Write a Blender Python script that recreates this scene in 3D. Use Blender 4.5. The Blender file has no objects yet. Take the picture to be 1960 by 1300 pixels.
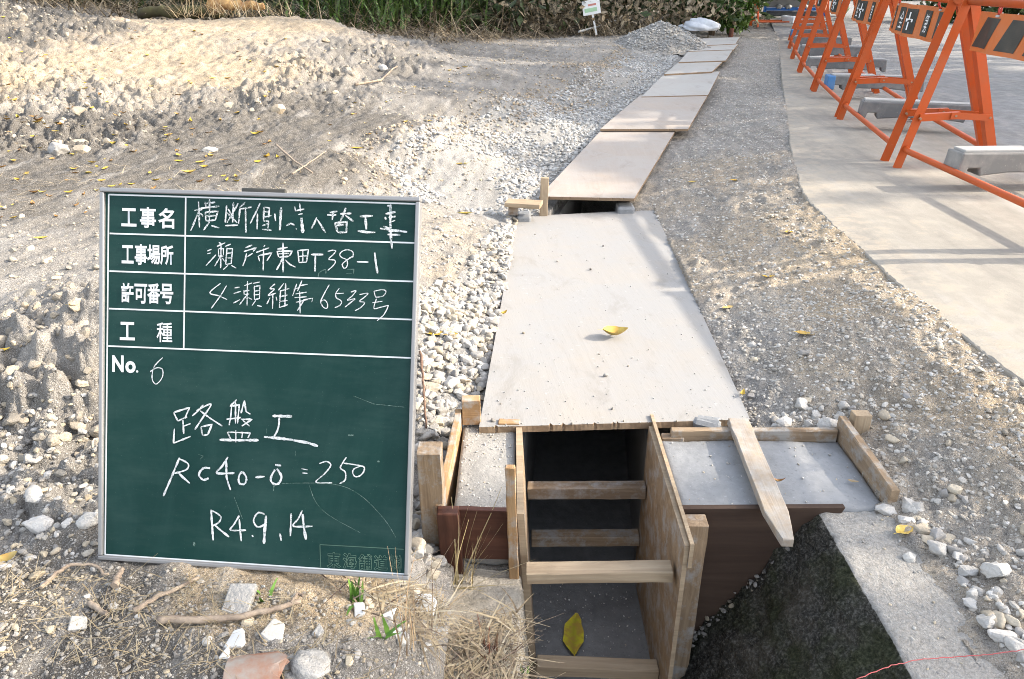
import bpy, bmesh, math, random
import numpy as np
from mathutils import Vector, Matrix

random.seed(7)
rng = np.random.default_rng(7)
R = math.radians
S = bpy.context.scene
COL = S.collection

# ---------------------------------------------------------------- camera
FPX = 1450.0
PITCH = math.atan(700 / FPX)
CP, SP = math.cos(PITCH), math.sin(PITCH)
CAMZ = 0.76
cd = bpy.data.cameras.new('camera')
cam = bpy.data.objects.new('camera', cd)
COL.objects.link(cam)
cam.location = (0, 0, CAMZ)
cam.rotation_euler = (math.pi / 2 - PITCH, 0, 0)
cd.sensor_width = 36.0
cd.lens = 36.0 * FPX / 1960.0
cd.clip_start = 0.02
cd.clip_end = 400
S.camera = cam

# ---------------------------------------------------------------- light
SUN_EL, SUN_AZ = 30.0, 89.0          # azimuth clockwise from +Y: the sun stands to the right
W = bpy.data.worlds.new('World')
S.world = W
W.use_nodes = True
wn = W.node_tree.nodes
sky = wn.new('ShaderNodeTexSky')
sky.sky_type = 'NISHITA'
sky.sun_disc = False
sky.sun_elevation = R(SUN_EL)
sky.sun_rotation = R(SUN_AZ)
sky.dust_density = 3.0
wn['Background'].inputs[1].default_value = 0.15
hz = wn.new('ShaderNodeHueSaturation')       # thin haze greys the blue
hz.inputs['Saturation'].default_value = 0.5
W.node_tree.links.new(sky.outputs[0], hz.inputs['Color'])
W.node_tree.links.new(hz.outputs[0], wn['Background'].inputs[0])
sd = bpy.data.lights.new('sun', 'SUN')
sd.energy = 2.0
sd.angle = R(0.6)
sd.color = (1.0, 0.89, 0.74)
sun = bpy.data.objects.new('sun', sd)
COL.objects.link(sun)
sun.location = (8, 0, 8)
sdir = Vector((math.sin(R(SUN_AZ)) * math.cos(R(SUN_EL)), math.cos(R(SUN_AZ)) * math.cos(R(SUN_EL)), math.sin(R(SUN_EL))))
sun.rotation_euler = sdir.to_track_quat('Z', 'Y').to_euler()
S.view_settings.view_transform = 'Standard'
S.view_settings.look = 'None'
S.view_settings.exposure = 2.08
S.cycles.use_denoising = True
S.cycles.denoising_prefilter = 'NONE'
S.cycles.filter_width = 1.0
S.view_settings.gamma = 1.0
S.render.film_transparent = False


# ---------------------------------------------------------------- pixel -> world helpers (photo pixels, 1960 x 1300)
def ray(px, py):
    a, v = (px - 980) / FPX, (py - 650) / FPX
    return np.array([a, CP - v * SP, -SP - v * CP])


CAM = np.array([0, 0, CAMZ])


def PZ(px, py, z):
    r = ray(px, py)
    return CAM + r * ((z - CAMZ) / r[2])


def PD(px, py, d):
    return CAM + ray(px, py) * d


def PY(px, py, y):
    r = ray(px, py)
    return CAM + r * (y / r[1])


# ---------------------------------------------------------------- numpy noise
def _hash(ix, iy, seed):
    h = (ix.astype(np.int64) * 374761393 + iy.astype(np.int64) * 668265263 + seed * 982451653) & 0xFFFFFFFF
    h = ((h ^ (h >> 13)) * 1274126177) & 0xFFFFFFFF
    h = (h ^ (h >> 16)) & 0xFFFFFFFF
    return h


def pnoise(x, y, seed=0):
    ix, iy = np.floor(x), np.floor(y)
    fx, fy = x - ix, y - iy
    ux, uy = fx * fx * fx * (fx * (fx * 6 - 15) + 10), fy * fy * fy * (fy * (fy * 6 - 15) + 10)

    def g(dx, dy):
        a = _hash(ix + dx, iy + dy, seed) / 4294967296.0 * 2 * np.pi
        return np.cos(a) * (fx - dx) + np.sin(a) * (fy - dy)
    n00, n10, n01, n11 = g(0, 0), g(1, 0), g(0, 1), g(1, 1)
    a = n00 + ux * (n10 - n00)
    b = n01 + ux * (n11 - n01)
    return (a + uy * (b - a)) * 1.5


def fbm(x, y, sc, octs, seed=0, gain=0.5, ridged=False):
    o = np.zeros_like(np.asarray(x, float))
    amp, f, tot = 1.0, 1.0 / sc, 0
    for i in range(octs):
        n = pnoise(x * f + i * 17.3, y * f - i * 9.1, seed + i)
        if ridged:
            n = 1 - 2 * np.abs(n)
        o += amp * n
        tot += amp
        amp *= gain
        f *= 2.03
    return o / tot


def inpoly(x, y, poly):
    x, y = np.asarray(x), np.asarray(y)
    c = np.zeros(x.shape, bool)
    n = len(poly)
    for i in range(n):
        x0, y0 = poly[i][0], poly[i][1]
        x1, y1 = poly[(i + 1) % n][0], poly[(i + 1) % n][1]
        if y0 == y1:
            continue
        t = ((y0 > y) != (y1 > y)) & (x < (x1 - x0) * (y - y0) / (y1 - y0) + x0)
        c ^= t
    return c


# ---------------------------------------------------------------- materials
def mat(name, col=(.5, .5, .5), rough=.8, spec=.3, metal=0.0):
    m = bpy.data.materials.new(name)
    m.use_nodes = True
    nt = m.node_tree
    b = nt.nodes['Principled BSDF']
    b.inputs['Base Color'].default_value = (*col, 1)
    b.inputs['Roughness'].default_value = rough
    b.inputs['Specular IOR Level'].default_value = spec
    b.inputs['Metallic'].default_value = metal
    return m, nt, b


def nd(nt, t, **kw):
    n = nt.nodes.new(t)
    for k, v in kw.items():
        if k in n.inputs:
            n.inputs[k].default_value = v
        else:
            setattr(n, k, v)
    return n


def coords(nt, scale=(1, 1, 1), kind='Object'):
    tc = nt.nodes.new('ShaderNodeTexCoord')
    mp = nt.nodes.new('ShaderNodeMapping')
    mp.inputs['Scale'].default_value = scale
    nt.links.new(tc.outputs[kind], mp.inputs[0])
    return mp.outputs[0]


def noise(nt, vec, scale, detail=4, rough=.55, dist=0.0):
    n = nd(nt, 'ShaderNodeTexNoise', Scale=scale, Detail=detail, Roughness=rough, Distortion=dist)
    if vec is not None:
        nt.links.new(vec, n.inputs['Vector'])
    return n.outputs[0]


def ramp(nt, fac, stops):
    r = nt.nodes.new('ShaderNodeValToRGB')
    e = r.color_ramp.elements
    while len(e) < len(stops):
        e.new(0.5)
    for el, (p, c) in zip(e, stops):
        el.position = p
        el.color = (*c, 1) if len(c) == 3 else c
    nt.links.new(fac, r.inputs[0])
    return r.outputs[0]


def g3(v):
    return (v, v, v)


def mix(nt, fac, a, b, mode='MIX'):
    m = nt.nodes.new('ShaderNodeMix')
    m.data_type = 'RGBA'
    m.blend_type = mode
    for s, v in ((m.inputs[0], fac), (m.inputs[6], a), (m.inputs[7], b)):
        if isinstance(v, (int, float)):
            s.default_value = v
        elif isinstance(v, tuple):
            s.default_value = (*v, 1) if len(v) == 3 else v
        else:
            nt.links.new(v, s)
    return m.outputs[2]


def math_(nt, op, a, b=0.0, clamp=False):
    m = nt.nodes.new('ShaderNodeMath')
    m.operation = op
    m.use_clamp = clamp
    for s, v in zip(m.inputs, (a, b)):
        if isinstance(v, (int, float)):
            s.default_value = v
        else:
            nt.links.new(v, s)
    return m.outputs[0]


def bump(nt, b, h, strength=.5, dist=.01):
    n = nt.nodes.new('ShaderNodeBump')
    n.inputs['Strength'].default_value = strength
    n.inputs['Distance'].default_value = dist
    nt.links.new(h, n.inputs['Height'])
    nt.links.new(n.outputs[0], b.inputs['Normal'])


def attr(nt, name):
    a = nt.nodes.new('ShaderNodeAttribute')
    a.attribute_name = name
    return a


def wood(name, light, dark, stain=None, grain=60, rough=.75, stain_amt=.5, cement=0.0, cemcol=(.42, .41, .39)):
    """Timber whose grain runs along the object's local X."""
    m, nt, b = mat(name, rough=rough, spec=.2)
    oi = nt.nodes.new('ShaderNodeObjectInfo')
    tc = nt.nodes.new('ShaderNodeTexCoord')
    add = nt.nodes.new('ShaderNodeVectorMath')
    add.operation = 'ADD'
    nt.links.new(tc.outputs['Object'], add.inputs[0])
    mulr = nt.nodes.new('ShaderNodeVectorMath')
    mulr.operation = 'SCALE'
    mulr.inputs[0].default_value = (7.0, 3.0, 5.0)
    nt.links.new(oi.outputs['Random'], mulr.inputs['Scale'])
    nt.links.new(mulr.outputs[0], add.inputs[1])
    mp = nt.nodes.new('ShaderNodeMapping')
    mp.inputs['Scale'].default_value = (.06, 1, 1)
    nt.links.new(add.outputs[0], mp.inputs[0])
    n1 = noise(nt, mp.outputs[0], grain, 5, .6, 1.2)
    n2 = noise(nt, mp.outputs[0], grain * 5, 3, .6)
    n3 = noise(nt, add.outputs[0], 9, 4)
    c = ramp(nt, n1, [(.32, dark), (.5, tuple((a + d) / 2 for a, d in zip(light, dark))), (.66, light)])
    c = mix(nt, math_(nt, 'MULTIPLY', n2, .35), c, tuple(x * .6 for x in dark))
    st = stain or tuple(x * .45 for x in dark)
    c = mix(nt, math_(nt, 'MULTIPLY', ramp(nt, n3, [(.5, g3(0)), (.68, g3(1))]), stain_amt), c, st)
    if cement:
        n4 = noise(nt, add.outputs[0], 22, 6, .7)
        c = mix(nt, math_(nt, 'MULTIPLY', ramp(nt, n4, [(.5 - cement * .25, g3(0)), (.62, g3(1))]), .85), c, cemcol)
    nt.links.new(c, b.inputs['Base Color'])
    h = math_(nt, 'ADD', n1, math_(nt, 'MULTIPLY', n2, .5))
    bump(nt, b, h, .35, .003)
    return m


def plyface(name, light, dark, cement=.5, cemcol=(.5, .49, .46)):
    m, nt, b = mat(name, rough=.85, spec=.15)
    v = coords(nt)
    vs = coords(nt, (1, .05, 1))
    grain = noise(nt, vs, 38, 5, .6, .6)
    fine = noise(nt, coords(nt, (1, .12, 1)), 260, 3, .7)
    big = noise(nt, v, 2.6, 5, .6)
    med = noise(nt, v, 14, 6, .65)
    c = ramp(nt, grain, [(.3, dark), (.7, light)])
    veil = ramp(nt, math_(nt, 'ADD', math_(nt, 'MULTIPLY', big, .7), math_(nt, 'MULTIPLY', med, .3)), [(.5 - cement * .3, g3(0)), (.72 - cement * .2, g3(1))])
    c = mix(nt, math_(nt, 'MULTIPLY', veil, .9), c, cemcol)
    c = mix(nt, math_(nt, 'MULTIPLY', ramp(nt, fine, [(.6, g3(0)), (.75, g3(1))]), .35), c, tuple(x * .55 for x in dark))
    stain = noise(nt, coords(nt, (1.3, .7, 1)), 5.5, 7, .72, .8)
    c = mix(nt, ramp(nt, stain, [(.55, g3(0)), (.66, g3(.32))]), c, tuple(x * .62 for x in dark))
    splash = noise(nt, v, 48, 4, .6)
    c = mix(nt, ramp(nt, splash, [(.64, g3(0)), (.70, g3(.45))]), c, tuple(min(1, x * 1.35) for x in cemcol))
    spots = ramp(nt, noise(nt, v, 95, 2, .5), [(.70, g3(0)), (.74, g3(1))])
    c = mix(nt, math_(nt, 'MULTIPLY', spots, .35), c, (.2, .18, .15))
    nt.links.new(c, b.inputs['Base Color'])
    bump(nt, b, math_(nt, 'ADD', grain, math_(nt, 'MULTIPLY', fine, .6)), .25, .002)
    return m


def plyedge(name, a=(.38, .28, .18), d=(.15, .10, .065), axis='Z'):
    m, nt, b = mat(name, rough=.85, spec=.15)
    w = nd(nt, 'ShaderNodeTexWave', Scale=120.0, Distortion=1.5, Detail=3.0)
    w.bands_direction = axis
    nt.links.new(coords(nt), w.inputs['Vector'])
    n = noise(nt, coords(nt), 60, 4)
    c = ramp(nt, w.outputs[1], [(.25, d), (.6, a)])
    c = mix(nt, math_(nt, 'MULTIPLY', n, .5), c, (.18, .12, .08))
    nt.links.new(c, b.inputs['Base Color'])
    bump(nt, b, math_(nt, 'ADD', w.outputs[1], n), .5, .004)
    return m


def concrete(name, light=(.36, .36, .35), dark=(.24, .24, .235), rough=.8, spec=.3, bumps=.4, grit=180):
    m, nt, b = mat(name, rough=rough, spec=spec)
    v = coords(nt)
    n1 = noise(nt, v, 6, 6, .6)
    n2 = noise(nt, v, grit, 3, .6)
    n3 = noise(nt, v, 42, 4, .6)
    c = ramp(nt, math_(nt, 'ADD', math_(nt, 'MULTIPLY', n1, .6), math_(nt, 'MULTIPLY', n3, .4)), [(.36, dark), (.64, light)])
    c = mix(nt, ramp(nt, n2, [(.62, g3(0)), (.72, g3(.5))]), c, tuple(x * .5 for x in dark))
    c = mix(nt, ramp(nt, n2, [(.28, g3(.5)), (.36, g3(0))]), c, tuple(min(1, x * 1.5) for x in light))
    nt.links.new(c, b.inputs['Base Color'])
    bump(nt, b, math_(nt, 'ADD', n2, n3), bumps, .004)
    return m


def stone_mat(name):
    m, nt, b = mat(name, rough=.85, spec=.2)
    t = attr(nt, 'tint')
    n = noise(nt, coords(nt), 70, 5, .65)
    n2 = noise(nt, coords(nt), 320, 3, .6)
    c = mix(nt, ramp(nt, n, [(.35, g3(.35)), (.65, g3(0))]), t.outputs['Color'], (.30, .26, .20))
    c = mix(nt, ramp(nt, n2, [(.55, g3(0)), (.75, g3(.35))]), c, (.16, .15, .14))
    nt.links.new(c, b.inputs['Base Color'])
    bump(nt, b, math_(nt, 'ADD', n, math_(nt, 'MULTIPLY', n2, .4)), .45, .006)
    return m


def paint(name, col, rough=.45, dirt=.25, dirtcol=(.25, .2, .15), spec=.4):
    m, nt, b = mat(name, col, rough, spec)
    v = coords(nt)
    n = noise(nt, v, 9, 6, .65)
    n2 = noise(nt, v, 120, 3, .6)
    c = mix(nt, math_(nt, 'MULTIPLY', ramp(nt, n, [(.45, g3(0)), (.75, g3(1))]), dirt), (*col, 1), dirtcol)
    c = mix(nt, ramp(nt, n2, [(.66, g3(0)), (.74, g3(dirt))]), c, dirtcol)
    nt.links.new(c, b.inputs['Base Color'])
    nt.links.new(ramp(nt, n, [(.3, g3(rough * .85)), (.7, g3(min(1, rough * 1.4)))]), b.inputs['Roughness'])
    bump(nt, b, n2, .08, .002)
    return m


def leafmat(name, cols, rough=.6, trans=.0):
    m, nt, b = mat(name, rough=rough, spec=.3)
    t = attr(nt, 'tint')
    n = noise(nt, coords(nt), 60, 4, .6)
    c = mix(nt, ramp(nt, n, [(.42, g3(0)), (.6, g3(.75))]), t.outputs['Color'], cols)
    nt.links.new(c, b.inputs['Base Color'])
    return m


def plain_noise(name, a, d, scale=20, rough=.8, spec=.3, bm_=.3):
    m, nt, b = mat(name, rough=rough, spec=spec)
    n = noise(nt, coords(nt), scale, 6, .65)
    nt.links.new(ramp(nt, n, [(.35, d), (.65, a)]), b.inputs['Base Color'])
    bump(nt, b, n, bm_, .004)
    return m


M = {}
M['timber'] = wood('timber', (.345, .255, .165), (.20, .14, .09), stain_amt=.25, cement=.05, cemcol=(.30, .29, .27))
M['timber_pale'] = wood('timber_pale', (.42, .33, .225), (.29, .215, .14), stain_amt=.35)
M['timber_grey'] = wood('timber_grey', (.30, .225, .155), (.17, .12, .08), stain_amt=.2, cement=.15, cemcol=(.30, .29, .275))
M['timber_orange'] = wood('timber_orange', (.42, .27, .14), (.28, .165, .08), stain_amt=.4, cement=.1, cemcol=(.33, .31, .28))
M['timber_red'] = wood('timber_red', (.12, .052, .034), (.06, .026, .019), grain=30, rough=.4)
M['timber_cement'] = wood('timber_cement', (.36, .27, .17), (.23, .155, .095), cement=.9, cemcol=(.33, .32, .30))
M['ply_dusty'] = plyface('ply_dusty', (.315, .29, .255), (.285, .257, .222), cement=.8, cemcol=(.275, .273, .268))
M['ply_pink'] = plyface('ply_pink', (.35, .295, .245), (.305, .25, .205), cement=.7, cemcol=(.335, .31, .285))
M['ply_pale'] = plyface('ply_pale', (.36, .33, .29), (.32, .29, .25), cement=.85, cemcol=(.37, .36, .34))
M['ply_edge'] = plyedge('ply_edge')
M['ply_wall'] = wood('ply_wall', (.33, .235, .145), (.22, .15, .09), grain=25, stain_amt=.2, cement=.08, cemcol=(.31, .29, .265))
M['ply_brown'] = wood('ply_brown', (.085, .056, .04), (.05, .032, .024), grain=18, stain_amt=.2, cement=0.0, cemcol=(.20, .18, .165))
M['wet_concrete'] = concrete('wet_concrete', (.235, .24, .245), (.17, .175, .178), rough=.5, spec=.5, bumps=.25, grit=130)
M['dry_slab'] = concrete('dry_slab', (.32, .305, .28), (.23, .22, .20), bumps=.45)
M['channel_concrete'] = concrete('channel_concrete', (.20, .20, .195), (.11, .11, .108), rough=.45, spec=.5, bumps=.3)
M['old_concrete'] = concrete('old_concrete', (.42, .38, .32), (.27, .24, .19), bumps=.8, grit=140)
M['orange'] = paint('orange_paint', (.46, .072, .007), .45, .45, (.26, .11, .05))
M['panel_orange'] = paint('panel_orange', (.50, .13, .03), .5, .3, (.38, .24, .15))
M['panel_black'] = paint('panel_black', (.035, .035, .03), .5, .2)
M['white_print'] = paint('white_print', (.78, .78, .76), .6, .15)
M['red_hook'] = paint('red_hook', (.45, .03, .02), .4, .2)
M['grey_plastic'] = paint('grey_plastic', (.115, .115, .115), .6, .5, (.34, .31, .28))
M['pale_plastic'] = paint('pale_plastic', (.33, .33, .32), .6, .6, (.3, .28, .25))
M['weight_grey'] = paint('weight_grey', (.16, .157, .15), .65, .6, (.40, .37, .33))
M['blue_plastic'] = paint('blue_plastic', (.04, .16, .36), .5, .35, (.25, .25, .25))
M['steel'] = paint('steel', (.45, .45, .45), .35, .3)
M['aluminium'] = mat('aluminium', (.30, .295, .29), .5, .5, .6)[0]
M['bolt'] = paint('bolt_metal', (.30, .18, .11), .5, .4)
M['blue_frame'] = paint('blue_frame', (.02, .16, .55), .4, .2)
M['grey_sheet'] = paint('grey_sheet', (.22, .22, .22), .6, .4)
M['stone'] = stone_mat('stone')


def board_mat():
    m, nt, b = mat('chalkboard_green', rough=.55, spec=.16)
    v = coords(nt)
    smear = noise(nt, coords(nt, (1, .35, 1)), 7, 6, .7, 1.0)
    smear2 = noise(nt, coords(nt, (.25, 1, 1)), 22, 5, .7)
    dust = noise(nt, v, 900, 2, .5)
    c = mix(nt, ramp(nt, smear, [(.40, g3(0)), (.72, g3(.6))]), (.0040, .031, .0265), (.020, .057, .051))
    c = mix(nt, ramp(nt, smear2, [(.46, g3(0)), (.75, g3(.45))]), c, (.032, .068, .059))
    c = mix(nt, ramp(nt, dust, [(.72, g3(0)), (.78, g3(.5))]), c, (.18, .24, .22))
    nt.links.new(c, b.inputs['Base Color'])
    nt.links.new(ramp(nt, smear, [(.3, g3(.38)), (.7, g3(.6))]), b.inputs['Roughness'])
    bump(nt, b, smear2, .05, .002)
    return m


def chalk_mat(name, lo, hi, col=(.60, .62, .62), under=(.02, .065, .052)):
    m, nt, b = mat(name, rough=.9, spec=.1)
    n = noise(nt, coords(nt), 620, 3, .7)
    n2 = noise(nt, coords(nt), 70, 3, .6)
    f = math_(nt, 'ADD', math_(nt, 'MULTIPLY', n, .65), math_(nt, 'MULTIPLY', n2, .35))
    nt.links.new(mix(nt, ramp(nt, f, [(lo, g3(0)), (hi, g3(1))]), under, col), b.inputs['Base Color'])
    return m


M['board'] = board_mat()
M['chalk'] = chalk_mat('chalk', .34, .5)
M['chalk_rough'] = chalk_mat('chalk_rough', .40, .52)
M['chalk_faint'] = chalk_mat('chalk_faint', .42, .62, (.20, .27, .245))
M['board_line'] = paint('board_line', (.62, .64, .64), .6, .12, (.3, .36, .34))
M['stamp_ink'] = mat('stamp_ink', (.075, .135, .105), .8, .2)[0]


# ---------------------------------------------------------------- object helpers
def tag(o, label=None, cat=None, group=None, kind=None):
    for k, v in (('label', label), ('category', cat), ('group', group), ('kind', kind)):
        if v:
            o[k] = v
    return o


def empty(name, loc=(0, 0, 0), rz=0.0, **kw):
    o = bpy.data.objects.new(name, None)
    COL.objects.link(o)
    o.location = loc
    o.rotation_euler = (0, 0, rz)
    o.empty_display_size = .05
    return tag(o, **kw)


def link(name, me, parent=None, **kw):
    o = bpy.data.objects.new(name, me)
    COL.objects.link(o)
    if parent is not None:
        o.parent = parent
    return tag(o, **kw)


def npmesh(name, V, F, mats, smooth=True, tint=None, midx=None, fattr=None):
    """V (n,3); F (m,3) or (m,4) int array."""
    V = np.asarray(V, np.float32)
    F = np.asarray(F, np.int32)
    me = bpy.data.meshes.new(name)
    me.vertices.add(len(V))
    me.vertices.foreach_set('co', V.ravel())
    k = F.shape[1]
    me.loops.add(F.size)
    me.loops.foreach_set('vertex_index', F.ravel())
    me.polygons.add(len(F))
    me.polygons.foreach_set('loop_start', np.arange(len(F), dtype=np.int32) * k)
    me.polygons.foreach_set('loop_total', np.full(len(F), k, np.int32))
    if midx is not None:
        me.polygons.foreach_set('material_index', np.asarray(midx, np.int32))
    me.update(calc_edges=True)
    me.polygons.foreach_set('use_smooth', np.full(len(F), smooth, bool))
    for m in (mats if isinstance(mats, (list, tuple)) else [mats]):
        me.materials.append(m)
    if tint is not None:
        a = me.attributes.new('tint', 'FLOAT_COLOR', 'POINT')
        c = np.ones((len(V), 4), np.float32)
        c[:, :3] = tint
        a.data.foreach_set('color', c.ravel())
    for n_, arr in (fattr or {}).items():
        a = me.attributes.new(n_, 'FLOAT', 'POINT')
        a.data.foreach_set('value', np.asarray(arr, np.float32))
    return me


class MB:
    """collects boxes, bars and tubes into one bmesh"""
    def __init__(s):
        s.bm = bmesh.new()

    def box(s, c, size, mi=0, rot=None):
        r = bmesh.ops.create_cube(s.bm, size=1.0)
        mtx = Matrix.Translation(c) @ (rot.to_4x4() if rot is not None else Matrix.Identity(4)) @ Matrix.Diagonal((*size, 1))
        bmesh.ops.transform(s.bm, matrix=mtx, verts=r['verts'])
        for f in {f for v in r['verts'] for f in v.link_faces}:
            f.material_index = mi
        return r['verts']

    def bar(s, p0, p1, w, t, up=(0, 0, 1), mi=0):
        p0, p1, up = Vector(p0), Vector(p1), Vector(up)
        x = (p1 - p0)
        L = x.length
        x.normalize()
        y = up.cross(x).normalized()
        z = x.cross(y)
        rot = Matrix((x, y, z)).transposed()
        return s.box((p0 + p1) / 2, (L, w, t), mi, rot)

    def tube(s, pts, r, n=10, mi=0, caps=True):
        pts = [Vector(p) for p in pts]
        rs = r if isinstance(r, (list, tuple)) else [r] * len(pts)
        rings = []
        for i, p in enumerate(pts):
            d = (pts[min(i + 1, len(pts) - 1)] - pts[max(i - 1, 0)]).normalized()
            a = Vector((0, 0, 1)) if abs(d.z) < .9 else Vector((1, 0, 0))
            u = d.cross(a).normalized()
            v = d.cross(u)
            rings.append([s.bm.verts.new(p + (u * math.cos(k * 2 * math.pi / n) + v * math.sin(k * 2 * math.pi / n)) * rs[i]) for k in range(n)])
        for a, b in zip(rings, rings[1:]):
            for k in range(n):
                f = s.bm.faces.new((a[k], a[(k + 1) % n], b[(k + 1) % n], b[k]))
                f.material_index = mi
                f.smooth = True
        if caps:
            for rg, flip in ((rings[0], 1), (rings[-1], 0)):
                f = s.bm.faces.new(rg[::-1] if not flip else rg)
                f.material_index = mi

    def prism(s, poly, axis, a0, a1, mi=0):
        """poly: list of 2D points; extruded along axis index from a0 to a1"""
        def mk(p, a):
            q = [p[0], p[1]]
            q.insert(axis, a)
            return s.bm.verts.new(q)
        A = [mk(p, a0) for p in poly]
        B = [mk(p, a1) for p in poly]
        fs = [s.bm.faces.new(A), s.bm.faces.new(B[::-1])]
        n = len(poly)
        for i in range(n):
            fs.append(s.bm.faces.new((A[i], B[i], B[(i + 1) % n], A[(i + 1) % n])))
        for f in fs:
            f.material_index = mi
        return A + B

    def bevel(s, w, seg=1):
        bmesh.ops.remove_doubles(s.bm, verts=s.bm.verts, dist=1e-6)
        bmesh.ops.bevel(s.bm, geom=[e for e in s.bm.edges if e.is_manifold and e.calc_face_angle(0) > .5], offset=w, segments=seg, affect='EDGES', profile=.5)
        return s

    def mesh(s, name, mats):
        bmesh.ops.recalc_face_normals(s.bm, faces=s.bm.faces)
        me = bpy.data.meshes.new(name)
        s.bm.to_mesh(me)
        s.bm.free()
        for m in (mats if isinstance(mats, (list, tuple)) else [mats]):
            me.materials.append(m)
        return me

    def build(s, name, mats, parent=None, **kw):
        return link(name, s.mesh(name, mats), parent, **kw)


def timber(name, p0, p1, w, t, m, parent=None, up=(0, 0, 1), bev=.0015, taper=None, jit=.0008, **kw):
    """a sawn piece from p0 to p1 (local X along it), w across, t along up. parent must be unrotated at world origin offset."""
    p0, p1, up = Vector(p0), Vector(p1), Vector(up)
    x = p1 - p0
    L = x.length
    x.normalize()
    y = up.cross(x).normalized()
    z = x.cross(y)
    bm = bmesh.new()
    bmesh.ops.create_cube(bm, size=1.0)
    bmesh.ops.transform(bm, matrix=Matrix.Diagonal((L, w, t, 1)), verts=bm.verts)
    n = max(2, int(L / .04))
    long_e = [e for e in bm.edges if abs(e.verts[0].co.x - e.verts[1].co.x) > L * .5]
    bmesh.ops.subdivide_edges(bm, edges=long_e, cuts=n, use_grid_fill=True)
    bmesh.ops.bevel(bm, geom=[e for e in bm.edges if e.calc_face_angle(0) > .5], offset=bev, segments=1, affect='EDGES')
    for v in bm.verts:
        v.co += Vector((random.uniform(-jit, jit), random.uniform(-jit, jit), random.uniform(-jit, jit)))
        if taper:
            s0 = (v.co.x / L + .5)
            if s0 > taper[0]:
                k = 1 - (1 - taper[1]) * (s0 - taper[0]) / (1 - taper[0])
                v.co.y *= k
    bmesh.ops.recalc_face_normals(bm, faces=bm.faces)
    me = bpy.data.meshes.new(name)
    bm.to_mesh(me)
    bm.free()
    me.materials.append(m)
    o = link(name, me, parent, **kw)
    mw = Matrix.Translation((p0 + p1) / 2) @ Matrix((x, y, z)).transposed().to_4x4()
    if parent is not None:
        o.matrix_parent_inverse = Matrix.Identity(4)
        o.matrix_local = Matrix.Translation(-Vector(parent.location)) @ mw
    else:
        o.matrix_world = mw
    return o


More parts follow.
